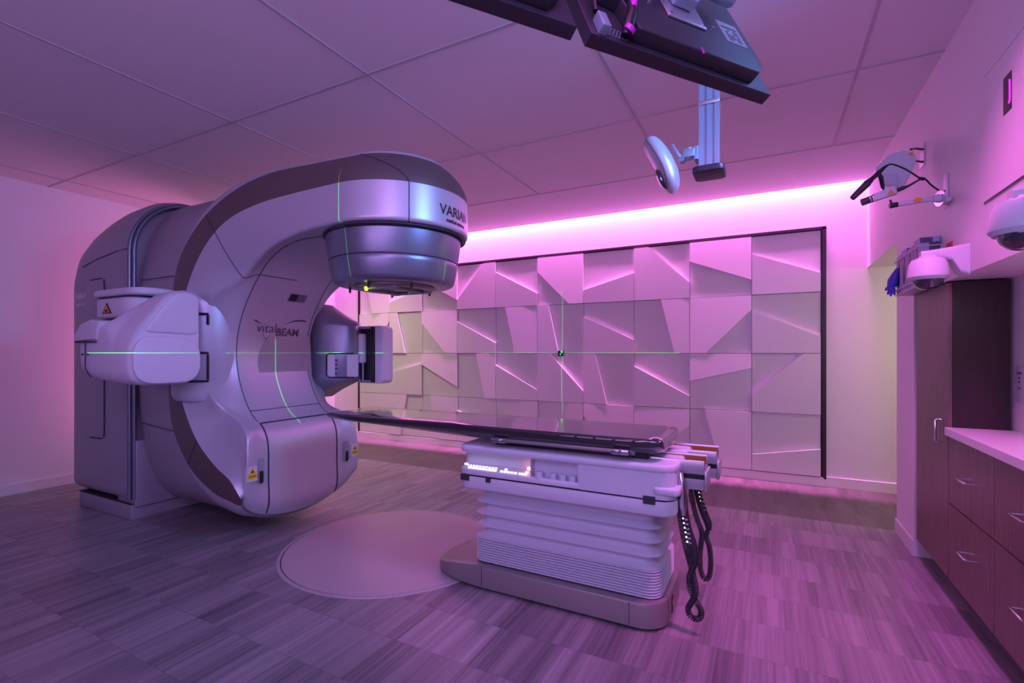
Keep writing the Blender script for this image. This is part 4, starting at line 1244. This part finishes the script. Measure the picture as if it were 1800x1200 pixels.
b = NB(); obox(b, Matrix.Translation((-.392, 2.50, 2.283)) @ Matrix.Rotation(math.radians(-27), 4, 'Y'), .014, .05, .08, .003); link('back_plate', b, 'teal', se)
b = NB(); cyl(b, (-.385, 2.50, 2.262), (-.352, 2.50, 2.272), .014, bev=.003); cyl(b, (-.372, 2.48, 2.245), (-.366, 2.52, 2.245), .016); link('joint', b, 'grey', se)
b = NB(); box(b, -.362, -.308, 2.48, 2.53, 2.245, 2.287, .004); cyl(b, (-.338, 2.505, 2.240), (-.338, 2.505, 2.295), .020, bev=.003); box(b, -.312, -.293, 2.49, 2.57, 2.232, 2.297, .002); link('arm', b, 'teal', se)

# ================================================================== MONITORS
B0 = Vector((-.3273, .9941, 1.98)); EX = Vector((.59497, .80374, 0)); N1 = Vector((-.80374, .59497, 0))
UP = N1 * .454 + Vector((0, 0, .891)); BK = -(N1 * .891 - Vector((0, 0, .454)))
MM = Matrix.Identity(4)
for i in range(3):
    MM[i][0] = EX[i]; MM[i][1] = UP[i]; MM[i][2] = BK[i]; MM[i][3] = B0[i]
def monitor(label, off):
    m4 = MM @ Matrix.Translation(off)
    base = m4 @ Vector((.285, 0, 0))
    t = thing('flat_monitor', label, 'monitor', base, 'monitors hung from the ceiling')
    def put(b, name, mat, parent=t, **k):
        b.transform(m4); return link(name, b, mat, parent, **k)
    b = NB(); prism(b, [(0, 0), (.57, 0), (.57, .40), (.56, .41), (.01, .41), (0, .40)], -.034, -.003, 'Z', .002); put(b, 'bezel', 'monitor')
    b = NB(); box(b, .012, .558, .012, .398, -.037, -.034); put(b, 'screen', 'gloss')
    b = NB(); prism(b, [(.115, .018), (.50, .018), (.535, .06), (.535, .36), (.50, .395), (.05, .395), (.05, .13), (.10, .12)], -.004, .030, 'Z', .004); put(b, 'rear_housing', 'monitor')
    for i in range(5):
        for j in range(4):
            pass
    b = NB()
    for i in range(6):
        for j in range(4):
            x = .052 + i * .009 + (j % 2) * .0045; y = .018 + j * .008
            cyl(b, (x, y, -.004), (x, y, -.0015), .0024, n=8)
    v = put(b, 'vent', 'teal'); v['kind'] = 'stuff'
    b = NB(); box(b, .018, .040, .004, .052, -.003, .020, .002); put(b, 'video_plug', 'teal')
    b = NB(); tube(b, [(.020, .06, .012), (.022, .10, .02), (.012, .16, .03), (.02, .24, .035)], .006, 8); put(b, 'video_cable', 'black')
    b = NB(); tube(b, [(.088, .012, .008), (.092, .03, .02), (.105, .06, .032), (.115, .10, .036), (.105, .16, .04), (.12, .26, .05)], [.012, .014, .012, .010, .009, .008], 10); put(b, 'cable_bundle', 'black')
    b = NB(); cyl(b, (.088, .014, .018), (.092, .018, .026), .013, n=16); cyl(b, (.108, .072, .040), (.113, .09, .043), .006, .008); put(b, 'cable_tie', 'magenta')  # magenta here is a reflection put into the colour
    b = NB(); cyl(b, (.118, .105, .043), (.118, .118, .045), .007); put(b, 'yellow_plug', 'yellow')
    b = NB(); box(b, .30, .303, .010, .030, .028, .0315); put(b, 'cable_hook', 'magenta')  # small piece coloured with the painted magenta reflection
    b = NB(); box(b, .435, .51, .115, .205, .030, .0308); lb = put(b, 'rating_label', 'grey', smooth=False)
    b = NB(); box(b, .445, .50, .178, .184, .0308, .0312)
    for i in range(5):
        for j in range(5):
            if random.random() < .6: box(b, .45 + j * .010, .457 + j * .010, .125 + i * .010, .131 + i * .010, .0308, .0312)
    put(b, 'label_print', 'ink', parent=lb, smooth=False)
    b = NB(); box(b, .235, .36, .118, .24, .030, .036, .002); put(b, 'mount_plate', 'alu')
    b = NB()
    for x in (.245, .35):
        for y in (.128, .23): cyl(b, (x, y, .036), (x, y, .039), .004, n=8)
    for x in (.19, .40): cyl(b, (x, .15, .030), (x, .15, .033), .005, n=10)
    sc_ = put(b, 'screws', 'chrome'); sc_['kind'] = 'stuff'
    return t, m4
monitor('black flat monitor seen from behind, in front of the ceiling pole', Vector((0, 0, 0)))
monitor('black flat monitor, the left one, mostly above the top edge of the photo', Vector((-.605, .004, 0)))
mt_ = thing('monitor_hanger', 'ceiling pole and crossbar carrying the two monitors', 'bracket', (-.1, 1.3, 2.9))
b = NB()
m5 = MM
def L(x, y, z): return MM @ Vector((x, y, z))
obox(b, MM @ Matrix.Translation((.297, .20, .052)), .07, .07, .032, .008); link('tilt_block', b, 'teal', mt_)
b = NB(); obox(b, MM @ Matrix.Translation((-.308, .20, .052)), .07, .07, .032, .008); link('tilt_block', b, 'teal', mt_)
b = NB(); tube(b, [L(-.36, .215, .080), L(.45, .215, .080)], .020, 16); link('crossbar', b, 'teal', mt_)
jp = L(.05, .215, .080)
b = NB(); tube(b, [jp, jp + Vector((.02, -.02, .04)), (jp.x + .02, jp.y - .02, 2.9)], .024, 16); cyl(b, (jp.x + .02, jp.y - .02, 2.885), (jp.x + .02, jp.y - .02, 2.9), .08); link('drop_pole', b, 'teal', mt_)
